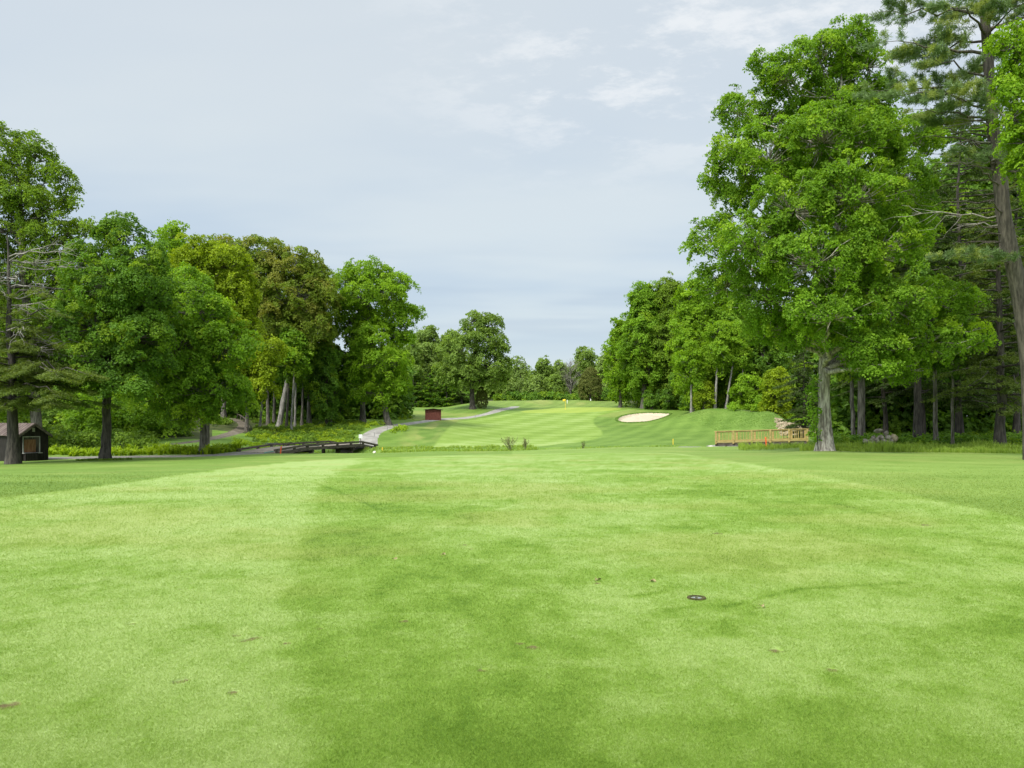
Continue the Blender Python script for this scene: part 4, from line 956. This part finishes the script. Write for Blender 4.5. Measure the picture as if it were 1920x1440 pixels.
mass('undergrowth', 740, 880, 176, 182, [(740, 735), (880, 740)], 'leaf_deep', 207, 300, 1.4, .5)
mass('undergrowth', -200, 345, 74, 100, [(-200, 740), (300, 745), (470, 760)], 'weed', 208, 1300, .9, .3, power=1.4)
mass('undergrowth', -250, 290, 60, 76, [(-250, 790), (120, 800), (330, 815)], 'weed', 209, 1100, .55, .22, power=1.3)
mass('undergrowth', 120, 320, 70, 84, [(120, 730), (260, 735), (360, 760)], 'leaf_maple', 210, 420, .9, .26)
def cover(name, u0, u1, Y0, Y1, leaf, seed, n, pad=.35, size=.16, h=.4, lai=1.3, avoid=True, clump=.35):
    g = G(seed); Y = g.uniform(Y0, Y1, n); X = (g.uniform(u0, u1, n)-960)/FPX*Y
    k = fbm(X*.5, Y*.5, 2, seed) > clump
    if avoid:
        for ln, w in ((HPATH, 1.5), (LPATH, 1.8), (UPATH, 1.7)): k &= seg_dist(X, Y, ln)[0] > w
        k &= ~((np.abs((X-BX0)*BN[0]+(Y-BY0)*BN[1]-BW/2) < BW/2+.3) & (((X-BX0)*BD[0]+(Y-BY0)*BD[1]) > -1) & (((X-BX0)*BD[0]+(Y-BY0)*BD[1]) < 18))
    X = X[k]; Y = Y[k]; n = len(X)
    C = np.stack([X, Y, GZ(X, Y)+h*g.uniform(.3, 1, n)], 1); Nn = np.stack([g.standard_normal(n)*.3, -g.uniform(0, .6, n), np.ones(n)], 1)
    lf = Acc(); pads_to_leaves(lf, C, Nn, pad*g.uniform(.6, 1.3, n), size, lai, g, flat=.5); o = lf.obj(name, M[leaf]); o['kind'] = 'stuff'
cover('undergrowth', 470, 680, 76, 110, 'weed', 211, 1500, .40, .17, .38, clump=.45)
cover('undergrowth', 480, 690, 78, 108, 'leaf_yellow', 216, 500, .36, .17, .45, clump=.55)
cover('undergrowth', 385, 450, 92, 122, 'weed', 217, 500, .40, .2, .5)
cover('undergrowth', 440, 660, 66, 82, 'fern', 212, 620, .30, .15, .40, clump=.52)
cover('undergrowth', 690, 760, 92, 104, 'fern', 213, 130, .35, .16, .6, clump=.3)
cover('undergrowth', 1540, 1960, 50, 66, 'leaf_deep', 214, 800, .5, .2, .6)
cover('undergrowth', 1370, 1500, 111, 120, 'leaf_bright', 215, 300, .6, .24, 1.0)

def fronds(name, X, Y, h, w, leaf, seed, per=9, arch=.55):
    """tufts of arching narrow blades, two segments each"""
    g = G(seed); n = len(X); Z = GZ(X, Y); X = np.repeat(X, per); Y = np.repeat(Y, per); Z = np.repeat(Z, per)
    h = np.repeat(h, per)*g.uniform(.6, 1.15, n*per); a = g.uniform(0, 6.283, n*per); d = np.stack([np.cos(a), np.sin(a)], 1); s = np.stack([-np.sin(a), np.cos(a)], 1)*w/2
    sp = g.uniform(.15, 1, n*per)*arch*h; N_ = n*per
    V = np.zeros((N_, 6, 3)); B = np.stack([X, Y, Z-.03], 1)+np.concatenate([g.standard_normal((N_, 2))*.03, np.zeros((N_, 1))], 1)
    for k, (f, hh, ww) in enumerate(((0, 0, .7), (.35, .7, 1.0), (1.0, .95, .25))):
        c = B.copy(); c[:, :2] += d*(sp*f)[:, None]; c[:, 2] += h*hh
        V[:, 2*k] = c; V[:, 2*k+1] = c; V[:, 2*k, :2] -= s*ww; V[:, 2*k+1, :2] += s*ww
    b = (np.arange(N_)*6)[:, None]; F = np.concatenate([b+np.array([[0, 1, 3, 2]]), b+np.array([[2, 3, 5, 4]])])
    r = np.repeat(np.clip(.6*np.repeat(g.uniform(0, 1, n), per)+.4*g.uniform(0, 1, N_), 0, 1), 6)
    o = bpy.data.objects.new(name, np_mesh(name, V.reshape(-1, 3), F, [M[leaf]], {'rnd': r})); link(o); o['kind'] = 'stuff'
g = G(301)
# ferns behind the left path
n = 800; Y = g.uniform(55.2, 60.2, n); X = (g.uniform(75, 450, n)-960)/FPX*Y; k = (seg_dist(X, Y, LPATH)[0] > 1.7) & (fbm(X*.45, Y*.45, 3, 17) > .40); fronds('ferns', X[k], Y[k], (.15+.75*fbm(X[k]*.6, Y[k], 3, 3))*G(8).uniform(.5, 1.25, k.sum()), .085, 'fern', 302, 13, .95)
# tall grass along both creek banks
n = 15000; Y = g.uniform(57, 73, n); X = (g.uniform(440, 1545, n)-960)/FPX*Y; d, _ = seg_dist(X, Y, CREEK); sf = poly_sd(X, Y, FAIR_FAR)
br_ = (np.abs((X-BX0)*BN[0]+(Y-BY0)*BN[1]-BW/2) < BW/2+.2) & (((X-BX0)*BD[0]+(Y-BY0)*BD[1]) > -3)
hgt = .12+.34*(1-smooth01(d, 1.5, 5.5)); lim = np.where(X > 2, 2.9, 4.6) + 1.2*(fbm(X*.3, Y*.3, 2, 6)-.5)
ubr = (X/Y*FPX+960)
k = (d < lim) & (sf < -.2) & ~br_ & (seg_dist(X, Y, UPATH)[0] > 1.6) & (seg_dist(X, Y, LPATH)[0] > 1.7) & ~((Y < 61.2) & (ubr > 640) & (ubr < 1500)) & ~((Y < 66) & (ubr > 535) & (ubr < 715)) & ~((ubr > 1330) & (ubr < 1520) & (Y > 60) & (Y < 69))
hgt = hgt*np.where(X > 3, .55, 1)*(.35+1.3*fbm(X*.6, Y*.6, 3, 44))
fronds('tall_grass', X[k], Y[k], hgt[k], .022, 'tallgrass', 303, 7, .5)
# tall grass along the dark wood and round the footbridge
n = 7000; Y = g.uniform(41.6, 50, n); u = g.uniform(1500, 1990, n); X = (u-960)/FPX*Y; edge = np.interp(u, [1480, 1600, 1990], [47.0, 43.6, 41.6])
k = (Y > edge) & (Y < edge+6) & (np.hypot(X-18.3, Y-45) > .55); fronds('tall_grass', X[k], Y[k], .10+.60*fbm(X[k]*.7, Y[k]*.5, 3, 8)**1.5*G(9).uniform(.5, 1.4, k.sum()), .02, 'tallgrass', 304, 6, .55)
n = 650; u = g.uniform(1385, 1550, n); Y = g.uniform(52, 60.5, n); X = (u-960)/FPX*Y; fronds('tall_grass', X, Y, (.08+.55*fbm(X*.9, Y*.9, 3, 15))*g.uniform(.4, 1.2, n), .02, 'tallgrass', 305, 7, .6)
# skirt of long grass at the black trunk
c = px2m(197, 862, 48); a = g.uniform(0, 6.28, 260); q = g.uniform(.3, 1.3, 260); fronds('tall_grass', c[0]+q*1.3*np.cos(a), 48+q*np.sin(a), np.full(260, .16), .02, 'weed', 306, 8, .6)
# long grass on the mound
n = 16000; u = g.uniform(1240, 1500, n); Y = g.uniform(90, 114, n); X = (u-960)/FPX*Y; k = poly_sd(X, Y, BUNKER) < -.4
k &= (Y > np.interp(u, [1240, 1340, 1480], [119, 97, 86])+2*fbm(u*.05, Y*.3, 2, 5)); fronds('tall_grass', X[k], Y[k], np.full(k.sum(), .06)*(.6+.9*fbm(X[k]*.4, Y[k]*.3, 3, 12)), .04, 'mound', 307, 5, 1.0)

# rough lip of grass round the bunker
g = G(308); Q = np.vstack([BUNKER, BUNKER[:1]]); i_ = g.integers(0, len(BUNKER), 1500); tt_ = g.uniform(0, 1, 1500)[:, None]; P_ = Q[i_]*(1-tt_)+Q[i_+1]*tt_; c_ = BUNKER.mean(0); D_ = P_-c_; D_ /= np.linalg.norm(D_, axis=1)[:, None]; P_ = P_+D_*(g.uniform(-.05, .5, 1500))[:, None]
fronds('tall_grass', P_[:, 0], P_[:, 1], np.full(1500, .17), .04, 'mound', 309, 5, .8)
# twiggy shrubs at the ditch
def twig_shrub(px, py, Y, hpx, wpx, seed, label, n=26, lf_=True, leaf='shrub'):
    g = G(seed); b = px2m(px, py, Y); b[2] = gz(b[0], b[1]); root = empty('shrub', tuple(b), label, 'shrub'); H = hpx*Y/FPX+(EYE-(py-HOR)*Y/FPX-b[2]); Wd = wpx*Y/FPX/2
    a_ = Acc(); P = []
    for i in range(n):
        az = g.uniform(0, 6.28); q = g.uniform(0.1, 1)*Wd; e = np.array([math.cos(az)*q, math.sin(az)*q, H*g.uniform(.55, 1)]); c = curve([0, 0, -.05], e, g, .05, 6, .04); a_.tube(c, np.linspace(.018, .008, 6), 4)
        P += [c[j]+g.standard_normal(3)*.05 for j in (3, 4, 5) for _ in range(3)]
        for j in range(3): e2 = c[3+j % 3]+g.standard_normal(3)*H*.14+[0, 0, .1*H]; a_.tube(curve(c[2+j], e2, g, 0, 3, .05), [.011, .008, .006], 3); P += [e2]
    a_.obj('stem', M['twig'], root)
    if lf_:
        P = np.array(P)+g.standard_normal((len(P), 3))*.04; V, F = leaves(P, g.standard_normal((len(P), 3))+[0, 0, .6], np.full(len(P), .085), g, .5); l = Acc(); l.add(V, F, rnd=np.repeat(g.uniform(0, 1, len(P)), 4)); l.obj('foliage', M[leaf], root)
twig_shrub(956, 847, 62.3, 30, 34, 401, 'larger twiggy willow bush at the ditch in front of the far fairway', 18)
twig_shrub(985, 847, 62.3, 24, 14, 402, 'smaller twiggy bush just right of the larger one', 14)
twig_shrub(1093, 840, 62.5, 14, 10, 403, 'tiny leafy sprig on the ditch edge below the fairway point', 8, True, 'weed')

# vine climbing the big maple
g = G(410); b = px2m(1533, 843, 44.6); b[2] = gz(b[0], b[1]); root = empty('climbing_vine', tuple(b), 'leafy green vine climbing the left side of the shaggy trunk', 'vine')
a_ = Acc(); vp = [px2m(x, y, 44.55) for x, y in ((1534, 843), (1531, 800), (1534, 760), (1533, 720), (1536, 680))]; a_.tube(np.array(vp)-b, [.03, .025, .02, .015, .01], 5); a_.obj('stem', M['bark_dark'], root)
C = np.array([px2m(1531+g.normal()*3-abs(g.normal())*8, y+g.normal()*5, 44.5+g.normal()*.2) for y in np.linspace(705, 828, 40)]); lf = Acc()
pads_to_leaves(lf, C-b, np.stack([g.normal(size=40)*.3-.6, -.7+g.normal(size=40)*.3, np.full(40, .6)], 1), g.uniform(.12, .34, 40), .14, .75, g, flat=.5); lf.obj('foliage', M['leaf_vine'], root)

# ------------------------------------------------------------------ stones
import bmesh
def rock(name, loc, size, seed, mat, label, cat='stone', group=None, rz=0, tilt=0):
    bm = bmesh.new(); bmesh.ops.create_icosphere(bm, subdivisions=3, radius=0.5); g = np.random.default_rng(seed); off = g.uniform(0, 50, 3)
    pl = g.standard_normal((9, 3)); pl /= np.linalg.norm(pl, axis=1)[:, None]; dd = g.uniform(.30, .44, 9)
    for v in bm.verts:
        p = np.array(v.co)
        for nn, d in zip(pl, dd):
            e = p@nn-d
            if e > 0: p = p-nn*e*.85
        p = p*(1+.10*(vnoise(np.array([p[0]*5+off[0]]), np.array([p[1]*5+p[2]*7+off[1]]), seed)[0]-.5))
        v.co = Vector(p*np.array(size)*1.15)
    me = bpy.data.meshes.new(name); bm.to_mesh(me); bm.free(); me.materials.append(M[mat])
    for p in me.polygons: p.use_smooth = True
    o = bpy.data.objects.new(name, me); link(o); o.location = loc; o.rotation_euler = (tilt, 0, rz); return tag(o, label, cat, group)
SGp = 'stones heaped at the dark wood edge'
for i, (px, py, w, h, lb, mt) in enumerate((
    (1622, 827, 10, 8, 'small pale stone at the left end of the heap', 'rock'), (1634, 828, 14, 9, 'low flat stone second from the left end of the heap', 'rock'),
    (1647, 827, 13, 11, 'rounded stone left of the middle of the heap', 'rock'), (1659, 829, 14, 10, 'squat stone at the bottom middle of the heap', 'rock'),
    (1671, 829, 13, 10, 'dark stone at the bottom right of the heap', 'rock'), (1679, 822, 15, 15, 'large tan boulder at the right end of the heap', 'rubble'),
    (1666, 820, 12, 9, 'grey stone in the second layer near the tan boulder', 'rock'), (1653, 820, 13, 9, 'grey stone in the second layer of the heap, at the middle', 'rock'),
    (1640, 821, 10, 8, 'small stone in the second layer, left side', 'rock'), (1661, 812, 9, 9, 'round stone perched near the top of the heap', 'rock'),
    (1649, 808, 18, 7, 'long slab tilted on top of the heap', 'rock'))):
    Y = 49.0+(831-py)*.02; c = px2m(px, py, Y); rock('field_stone', (c[0], Y+.1*(i % 3), c[2]), (w*Y/FPX*.95, w*Y/FPX*.8, h*Y/FPX*1.05), 500+i, mt, lb, group=SGp, rz=i, tilt=.25 if i == 10 else .1)
def rock_px(px, py, Y, w, h, seed, mt, lb, name='boulder', **k):
    c = px2m(px, py, Y); z = gz(c[0], Y); hh = h*Y/FPX
    return rock(name, (c[0], Y, z+hh*.32), (w*Y/FPX, w*Y/FPX*.8, hh*1.1), seed, mt, lb, 'boulder', **k)
rock_px(1334, 833, 62.6, 15, 11, 520, 'rock_pale', 'pale grey boulder at the left foot of the footbridge')
rock_px(1362, 832, 62.4, 12, 9, 521, 'rubble', 'tan boulder below the second footbridge post')
rock_px(1371, 833, 62.6, 7, 5, 522, 'rock', 'small dark stone beside the tan boulder at the footbridge')
rock_px(1478, 836, 60.0, 10, 5, 523, 'rock_pale', 'flat pale stone in the grass under the footbridge right half')
rock_px(702, 853, 56.5, 6, 5, 524, 'rock_pale', 'small white stone at the fairway end near the cart bridge', name='stone')
g = G(530)   # rubble bank: crushed stone nobody could count
bmv = Acc(); base_i = None
bm = bmesh.new(); bmesh.ops.create_icosphere(bm, subdivisions=1, radius=0.5); IV = np.array([v.co[:] for v in bm.verts]); IF = np.array([[v.index for v in f.verts] for f in bm.faces]); bm.free()
VV = []; FF = []; n0 = 0
for i in range(900):
    u = g.uniform(1452, 1530); Y = g.uniform(84, 99); lo = np.interp(Y, [84, 99], [1462, 1448]); 
    if u < lo+g.uniform(0, 10): continue
    x = (u-960)/FPX*Y; s = g.uniform(.15, .55); R_ = np.linalg.qr(g.standard_normal((3, 3)))[0]
    v = (IV*g.uniform(.7, 1.2, (1, 3))*(1+.15*g.standard_normal((len(IV), 1))))@R_*s+np.array([x, Y, gz(x, Y)+s*.1]); VV.append(v); FF.append(IF+n0); n0 += len(v)
me = np_mesh('rubble', np.vstack(VV), np.vstack(FF), [M['rubble']]); o = bpy.data.objects.new('rubble', me); link(o); o['kind'] = 'stuff'

# ------------------------------------------------------------------ shed at the left edge
def local(root): return None
sx_, sy_ = px2m(36, 0, 49.5)[0], 49.5; ang = math.radians(56); zb = gz(sx_+.5, sy_+.8)-.12
shed = empty('shed', (sx_, sy_, zb), 'small dark shed with brown metal roof and a boarded serving window', 'shed', rz=ang)
SW, SL, SH, SP = 1.72, 4.6, 1.86, 0.66    # gable width (local x), length (local y), eave height, rise
v = [(0,0,0),(SW,0,0),(SW,0,SH),(SW/2,0,SH+SP),(0,0,SH)]
bm = bmesh.new(); fr = [bm.verts.new(p) for p in v]; bk = [bm.verts.new((p[0], SL, p[2])) for p in v]
bm.faces.new(fr); bm.faces.new(bk[::-1])
for i in range(5):
    j = (i+1) % 5; bm.faces.new((fr[j], fr[i], bk[i], bk[j]))
me = bpy.data.meshes.new('wall'); bm.to_mesh(me); bm.free(); me.materials.append(M['black_paint']); w_ = bpy.data.objects.new('wall', me); link(w_, shed)
a_ = Acc(); sl = math.atan2(SP, SW/2); hl = math.hypot(SP, SW/2)+.24
for sgn in (-1, 1):
    ux = np.array([sgn*math.cos(sl), 0, -math.sin(sl)]); c = np.array([SW/2, SL/2, SH+SP+.035])+ux*hl/2
    a_.box(c, (hl, SL+.5, .05), u=ux)
    for k in range(13): a_.box(c+np.array([0, -SL/2-.2+k*(SL+.4)/12, 0])+np.array([-ux[2]*sgn*sgn*0, 0, .035]), (hl-.004, .035, .03), u=ux)
a_.obj('roof', M['roof_metal'], shed)
a_ = Acc()
for sgn in (-1, 1):
    ux = np.array([sgn*math.cos(sl), 0, -math.sin(sl)]); c = np.array([SW/2, -.262, SH+SP-.045])+ux*hl/2; a_.box(c, (hl, .03, .13), u=ux)
a_.obj('gable_trim', M['wood_old'], shed)
wx, wz, ww, wh = .72, 1.16, .94, 1.0
a_ = Acc()
for dx in (-1, 1): a_.box((wx+dx*(ww/2+.03), -.02, wz), (.06, .05, wh+.12))
a_.box((wx, -.02, wz+wh/2+.03), (ww-.002, .05, .06)); wf_ = a_.obj('window', M['trim'], shed)
a_ = Acc(); a_.box((wx, -.012, wz), (ww, .02, wh-.002)); a_.obj('opening', M['bark_dark'], wf_)
a_ = Acc(); a_.box((wx-.09, -.03, wz-.06), (ww*.74, .016, wh*.82)); a_.obj('board', M['brown_board'], wf_)
a_ = Acc(); a_.box((wx+.02, -.13, wz-wh/2-.03), (ww+.2, .26, .05)); a_.obj('sill', M['trim'], wf_)
a_ = Acc(); a_.box((wx-.1, -.16, .36), (ww*.8, .30, .55)); a_.obj('cupboard', M['black_paint'], shed)
a_ = Acc(); a_.box((SW/2, -.012, SH+.28), (.16, .02, .26)); a_.obj('vent', M['trim'], shed)
a_ = Acc(); a_.box((SW+.012, -.012, SH/2), (.05, .05, SH-.01)); a_.obj('corner_board', M['black_paint'], shed)

# small red hut beyond the bank
hx = on_ground(812, 787, 112); hz_ = gz(*hx); kk = hx[1]/FPX
hut = empty('hut', (hx[0], hx[1], hz_-.1), 'small red brown hut with dark low roof on the far lawn', 'hut', rz=math.radians(8))
w, d, h = 29*kk, 2.2, 19*kk
a_ = Acc(); a_.box((0, 0, h/2), (w, d, h)); a_.obj('wall', M['red_board'], hut)
a_ = Acc()
for k in range(11): a_.box((-w/2+w*(k+.5)/11, -d/2-.012, h/2), (.03, .02, h-.02))
for dx in (-1, 1): a_.box((dx*(w/2-.05), -d/2-.02, h/2), (.1, .036, h-.01))
a_.obj('batten', M['red_board'], hut)
a_ = Acc(); th_ = math.radians(7)
for sgn in (-1, 1):
    ux = np.array([sgn*math.cos(th_), 0, -math.sin(th_)]); a_.box(np.array([0, 0, h+.22])+ux*(w/4+.1), (w/2+.35, d+.5, .09), u=ux)
a_.obj('roof', M['roof_dark'], hut)
a_ = Acc(); a_.box((0, 0, h+.05), (w-.05, d-.05, .22)); a_.obj('gable', M['red_board'], hut)

# ------------------------------------------------------------------ cart bridge
BL = 16.2; DZ = -0.74; zb0 = gz(BX0, BY0)+.03; zb1 = gz(BX1, BY1)+.02
bridge = empty('cart_bridge', (BX0, BY0, 0), 'weathered low timber cart bridge with curb rails over the creek', 'bridge', rz=math.atan2(BD[1], BD[0]))
KN, KF = 4.1, 13.2
prof = [(0.0, zb0), (KN, DZ), (KF, DZ+.02), (BL, zb1)]
def dz(s): return float(np.interp(s, [p[0] for p in prof], [p[1] for p in prof]))
a_ = Acc(); nP = 74
for i in range(nP):
    s0 = BL*i/nP; s1 = BL*(i+1)/nP-.02; u_ = np.array([s1-s0, 0, dz(s1)-dz(s0)]); a_.box(((s0+s1)/2, BW/2, (dz(s0)+dz(s1))/2), (s1-s0, BW-.1, .06), u=u_)
a_.obj('deck', M['plank'], bridge)
for yy in (0.0, BW):
    a_ = Acc(); b_ = Acc(); p_ = Acc()
    for (s0, z0), (s1, z1) in zip(prof[:-1], prof[1:]):
        u_ = np.array([s1-s0, 0, z1-z0]); L_ = np.linalg.norm(u_)
        a_.box(((s0+s1)/2, yy, (z0+z1)/2+.20), (L_+.04, .20, .15), u=u_)
        b_.box(((s0+s1)/2, yy, (z0+z1)/2-.13), (L_+.02, .14, .20), u=u_)
        for s in np.arange(s0+.25, s1, 2.3): p_ = Acc(); p_.box((s, yy, dz(s)+.07), (.22, .13, .13)); p_.obj('curb_block', M['wood_old'], bridge)
    a_.obj('curb_rail', M['wood_old'], bridge); b_.obj('beam', M['wood_old'], bridge)
for s in (5.2, 11.8):
    a_ = Acc()
    for yy in (.25, BW/2, BW-.25): a_.box((s, yy, DZ-1.1), (.24, .24, 1.5))
    a_.box((s, BW/2, DZ-.34), (.26, BW, .20)); a_.obj('pier', M['wood_old'], bridge)
a_ = Acc(); pts = [(-0.9, .30, zb0+.05), (1.5, .25, dz(1.5)+.10), (4.0, .22, DZ+.11), (6.5, .22, DZ+.10)]
wpts = []
for s, yy, z in pts: q = np.array([BX0, BY0])+BD*s+BN*yy; wpts.append((q[0], q[1], z))
a_.tube(wpts, [.035]*4, 6); o = a_.obj('rope', M['teal'], None, True); tag(o, 'teal rope lying along the near ramp edge of the cart bridge', 'rope')

# white notice at the far end of the bridge
sx2 = np.array([BX0, BY0])+BD*12.9+BN*-.05; sg = empty('sign', (sx2[0], sx2[1], DZ), 'small blank white notice on a post at the far end of the cart bridge', 'sign')
a_ = Acc(); a_.box((0, 0, .32), (.05, .05, .72)); a_.obj('post', M['wood_old'], sg)
a_ = Acc(); a_.box((0, -.04, .72), (.32, .02, .36)); bevel(a_.obj('board', M['white'], sg), .006)

def stake(px, Y, hpx, mat, lb, w=.05, name='marker_stake', lean=0, cat='stake', group=None):
    x = (px-960)/FPX*Y; z = gz(x, Y); a_ = Acc(); H = hpx*Y/FPX; a_.box((0, 0, H*.46), (w, w, H*.92+.1))
    V = np.array([(-w/2, -w/2, H*.92+.05), (w/2, -w/2, H*.92+.05), (w/2, w/2, H*.92+.05), (-w/2, w/2, H*.92+.05), (0, 0, H+.05)])
    a_.add(np.vstack([V, V[4:5]]), [(0, 1, 4, 5), (1, 2, 4, 5), (2, 3, 4, 5), (3, 0, 4, 5)])
    o = a_.obj(name, M[mat]); o.location = (x, Y, z); o.rotation_euler = (0, lean, 0); tag(o, lb, cat, group)
MG = 'hazard stakes along the creek'
stake(526, 57.4, 13, 'orange', 'red orange stake at the near ramp of the cart bridge', .07, group=MG, lean=.1)
stake(1437, 58.5, 18, 'orange', 'red orange stake in front of the wooden footbridge', .08, group=MG, lean=-.08)
stake(1262, 69.5, 10, 'yellow', 'yellow stake between sand bunker and footbridge', .05, group=MG)
stake(717, 69.5, 9, 'yellow', 'yellow stake just past the far end of the cart bridge', .07, group=MG)
stake(620, 76, 7, 'yellow', 'tiny yellow stake behind the cart bridge rail', .06, group=MG)
CG = 'small posts along the uphill cart path'
for px, Y, lb in ((702, 88, 'small grey post low on the uphill path, near the bridge'), (726, 96, 'small grey post halfway up the first stretch of path'), (891, 131, 'small grey post high on the path below the oak')):
    stake(px, Y, 8, 'trim', lb, .07, 'path_post', cat='post', group=CG)

# fence along the bend of the hill path
fp = [on_ground(*p, 66) for p in ((463, 812), (464, 803), (459, 793), (449, 786), (434, 781), (424, 779))]
fpl = smooth_line(fp, 1); fz = [gz(*p) for p in fpl]; f0 = (fpl[0][0], fpl[0][1], fz[0]); fence = empty('rail_fence', f0, 'low dark wooden rail fence round the bend of the hill path', 'fence')
a_ = Acc(); a_.tube([(p[0]-f0[0], p[1]-f0[1], z+.62-f0[2]) for p, z in zip(fpl, fz)], [.075]*len(fpl), 6); a_.obj('rail', M['wood_old'], fence)
for p, z in zip(fpl, fz):
    a_ = Acc(); a_.box((p[0]-f0[0], p[1]-f0[1], z+.28-f0[2]), (.13, .13, .66)); a_.obj('post', M['wood_old'], fence)

# ------------------------------------------------------------------ wooden footbridge on the right
A = px2m(1341, 831, 65.5); Bp = px2m(1515, 826.5, 63.5); dv = Bp-A; FL = float(np.hypot(dv[0], dv[1])); fz0 = A[2]+.02; slope = dv[2]/FL
fb = empty('footbridge', (A[0], A[1], fz0), 'new yellowish lumber footbridge with balustrades at the mound foot', 'bridge', rz=math.atan2(dv[1], dv[0]))
FWd = 1.7; u_ = np.array([1, 0, slope]); u_ /= np.linalg.norm(u_)
a_ = Acc()
for i in range(52): s = FL*(i+.5)/52; a_.box((s, FWd/2, s*slope-.02), (FL/52-.012, FWd-.16, .04), u=u_)
a_.obj('deck', M['wood_new'], fb)
a_ = Acc()
for yy in (.1, FWd-.1): a_.box((FL/2, yy, FL/2*slope-.16), (FL, .08, .22), u=u_)
a_.obj('beam', M['wood_old'], fb)
for s in (.9, FL*.38, FL*.62, FL*.84, FL*.95):
    a_ = Acc(); a_.box((s, FWd/2, s*slope-.40), (.14, FWd-.3, .26)); a_.obj('footing', M['wood_old'], fb)
NB = 5
for yy in (0.0, FWd):
    r_ = Acc(); q_ = Acc(); k_ = Acc()
    r_.box((FL/2, yy, FL/2*slope+.97), (FL+.16, .14, .04), u=u_); r_.obj('top_rail', M['wood_old'] if False else M['plank_rail'] if 'plank_rail' in M else M['wood_new'], fb)
    q_.box((FL/2, yy, FL/2*slope+.912), (FL, .045, .07), u=u_); q_.box((FL/2, yy, FL/2*slope+.12), (FL, .045, .12), u=u_); q_.obj('rail', M['wood_new'], fb)
    for i in range(NB+1):
        s = FL*i/NB; s = min(max(s, .05), FL-.05)+(.0 if yy == 0 else .28 if i < NB else 0); p_ = Acc(); p_.box((s, yy-.07 if yy == 0 else yy+.07, s*slope+.43), (.15, .12, 1.07)); bevel(p_.obj('post', M['wood_new'], fb), .008)
    nb = 46 if yy == 0 else 30
    for i in range(nb):
        s = FL*(i+.5)/nb; k_.box((s, yy+.042, s*slope+.51), (.032, .03, .74))
    k_.obj('balusters', M['wood_new'], fb)

# ------------------------------------------------------------------ flag, tee marker, sprinkler, litter
f = on_ground(1060, 767.5, 145); fzv = gz(*f); kf = f[1]/FPX
fl = empty('flagstick', (f[0], f[1], fzv), 'yellow flag on a thin yellow flagstick on the green', 'flag')
a_ = Acc(); a_.tube([(0, 0, -.05), (0, 0, 19.5*kf)], [.035, .03], 8); a_.obj('pole', M['yellow'], fl)
nx, nz = 9, 5; V = []; Hh = 19.3*kf
for i in range(nx):
    for j in range(nz): V.append((-i/(nx-1)*.52, .05*math.sin(i*1.1), Hh-j/(nz-1)*.42-i*.014))
F = [(i*nz+j, i*nz+j+1, (i+1)*nz+j+1, (i+1)*nz+j) for i in range(nx-1) for j in range(nz-1)]
o = bpy.data.objects.new('flag', np_mesh('flag', V, F, [M['yellow']], None, True)); link(o, fl); sm = o.modifiers.new('thickness', 'SOLIDIFY'); sm.thickness = .01
stake(1063.5, 176, 6, 'white', 'tiny white post just right of the flag behind the green', .12, 'marker_post', cat='post')
stake(1107.5, 181, 3.2, 'white', 'tiny white marker at the foot of the cedar dome', .2, 'tee_marker', cat='marker')

p = on_ground(1306, 1127, 3); z = gz(*p)
sp = empty('sprinkler_head', (p[0], p[1], z), 'round grey sprinkler cap sunk in the near fairway', 'sprinkler')
def disc(name, r, h, mat, par, z0=0, seg=40, hole=0.0):
    bm = bmesh.new(); 
    prof_ = [(hole, z0+h), (r*.93, z0+h), (r, z0+h*.7), (r, z0-.05)] if hole == 0 else [(hole, z0), (hole, z0+h), (r*.95, z0+h), (r, z0)]
    rings = []
    for (rr_, zz) in prof_:
        if rr_ < 1e-6: rings.append([bm.verts.new((0, 0, zz))]); continue
        rings.append([bm.verts.new((rr_*math.cos(2*math.pi*k/seg), rr_*math.sin(2*math.pi*k/seg), zz)) for k in range(seg)])
    for a, b in zip(rings[:-1], rings[1:]):
        for k in range(seg):
            if len(a) == 1: bm.faces.new((a[0], b[k], b[(k+1) % seg]))
            else: bm.faces.new((a[k], b[k], b[(k+1) % seg], a[(k+1) % seg]))
    me = bpy.data.meshes.new(name); bm.to_mesh(me); bm.free(); me.materials.append(M[mat]); o = bpy.data.objects.new(name, me); link(o, par); return o
disc('soil_ring', .085, .010, 'soil', sp, .004, hole=.055)
disc('cap', .054, .004, 'plastic_grey', sp, .001)
disc('nozzle', .012, .008, 'rubber' if 'rubber' in M else 'bark_dark', sp, .005)

LFG = 'dry fallen leaves on the fairway'
for i, (px, py, lb) in enumerate(((739, 1051, 'curled brown leaf left of the centre of the fairway'), (831, 1043, 'pale flat leaf near the middle of the fairway'), (1120, 1092, 'small tan leaf left of the sprinkler cap'), (1428, 1142, 'pale leaf right of the sprinkler cap'), (1224, 1094, 'tiny white leaf scrap above left of the sprinkler cap'))):
    g = G(600+i); p = on_ground(px, py, 3); V = []; n = 12
    for k in range(n):
        a = 2*math.pi*k/n; r = .024*(1+.35*math.cos(3*a+i)+.1*g.normal()); V.append((r*math.cos(a)*1.3, r*math.sin(a), .012+.012*math.sin(2*a+i)))
    V.append((0, 0, .006)); V.append((0, 0, .006)); F = [(k, (k+1) % n, n, n+1) for k in range(n)]
    me = bpy.data.meshes.new('fallen_leaf'); me.from_pydata([tuple(v) for v in V[:n+1]], [], [(k, (k+1) % n, n) for k in range(n)]); me.materials.append(M['dry_leaf'])
    o = bpy.data.objects.new('fallen_leaf', me); link(o); o.location = (p[0], p[1], gz(*p)+.006); o.rotation_euler = (0, 0, i*1.3); sm = o.modifiers.new('thickness', 'SOLIDIFY'); sm.thickness = .001; tag(o, lb, 'leaf', LFG)
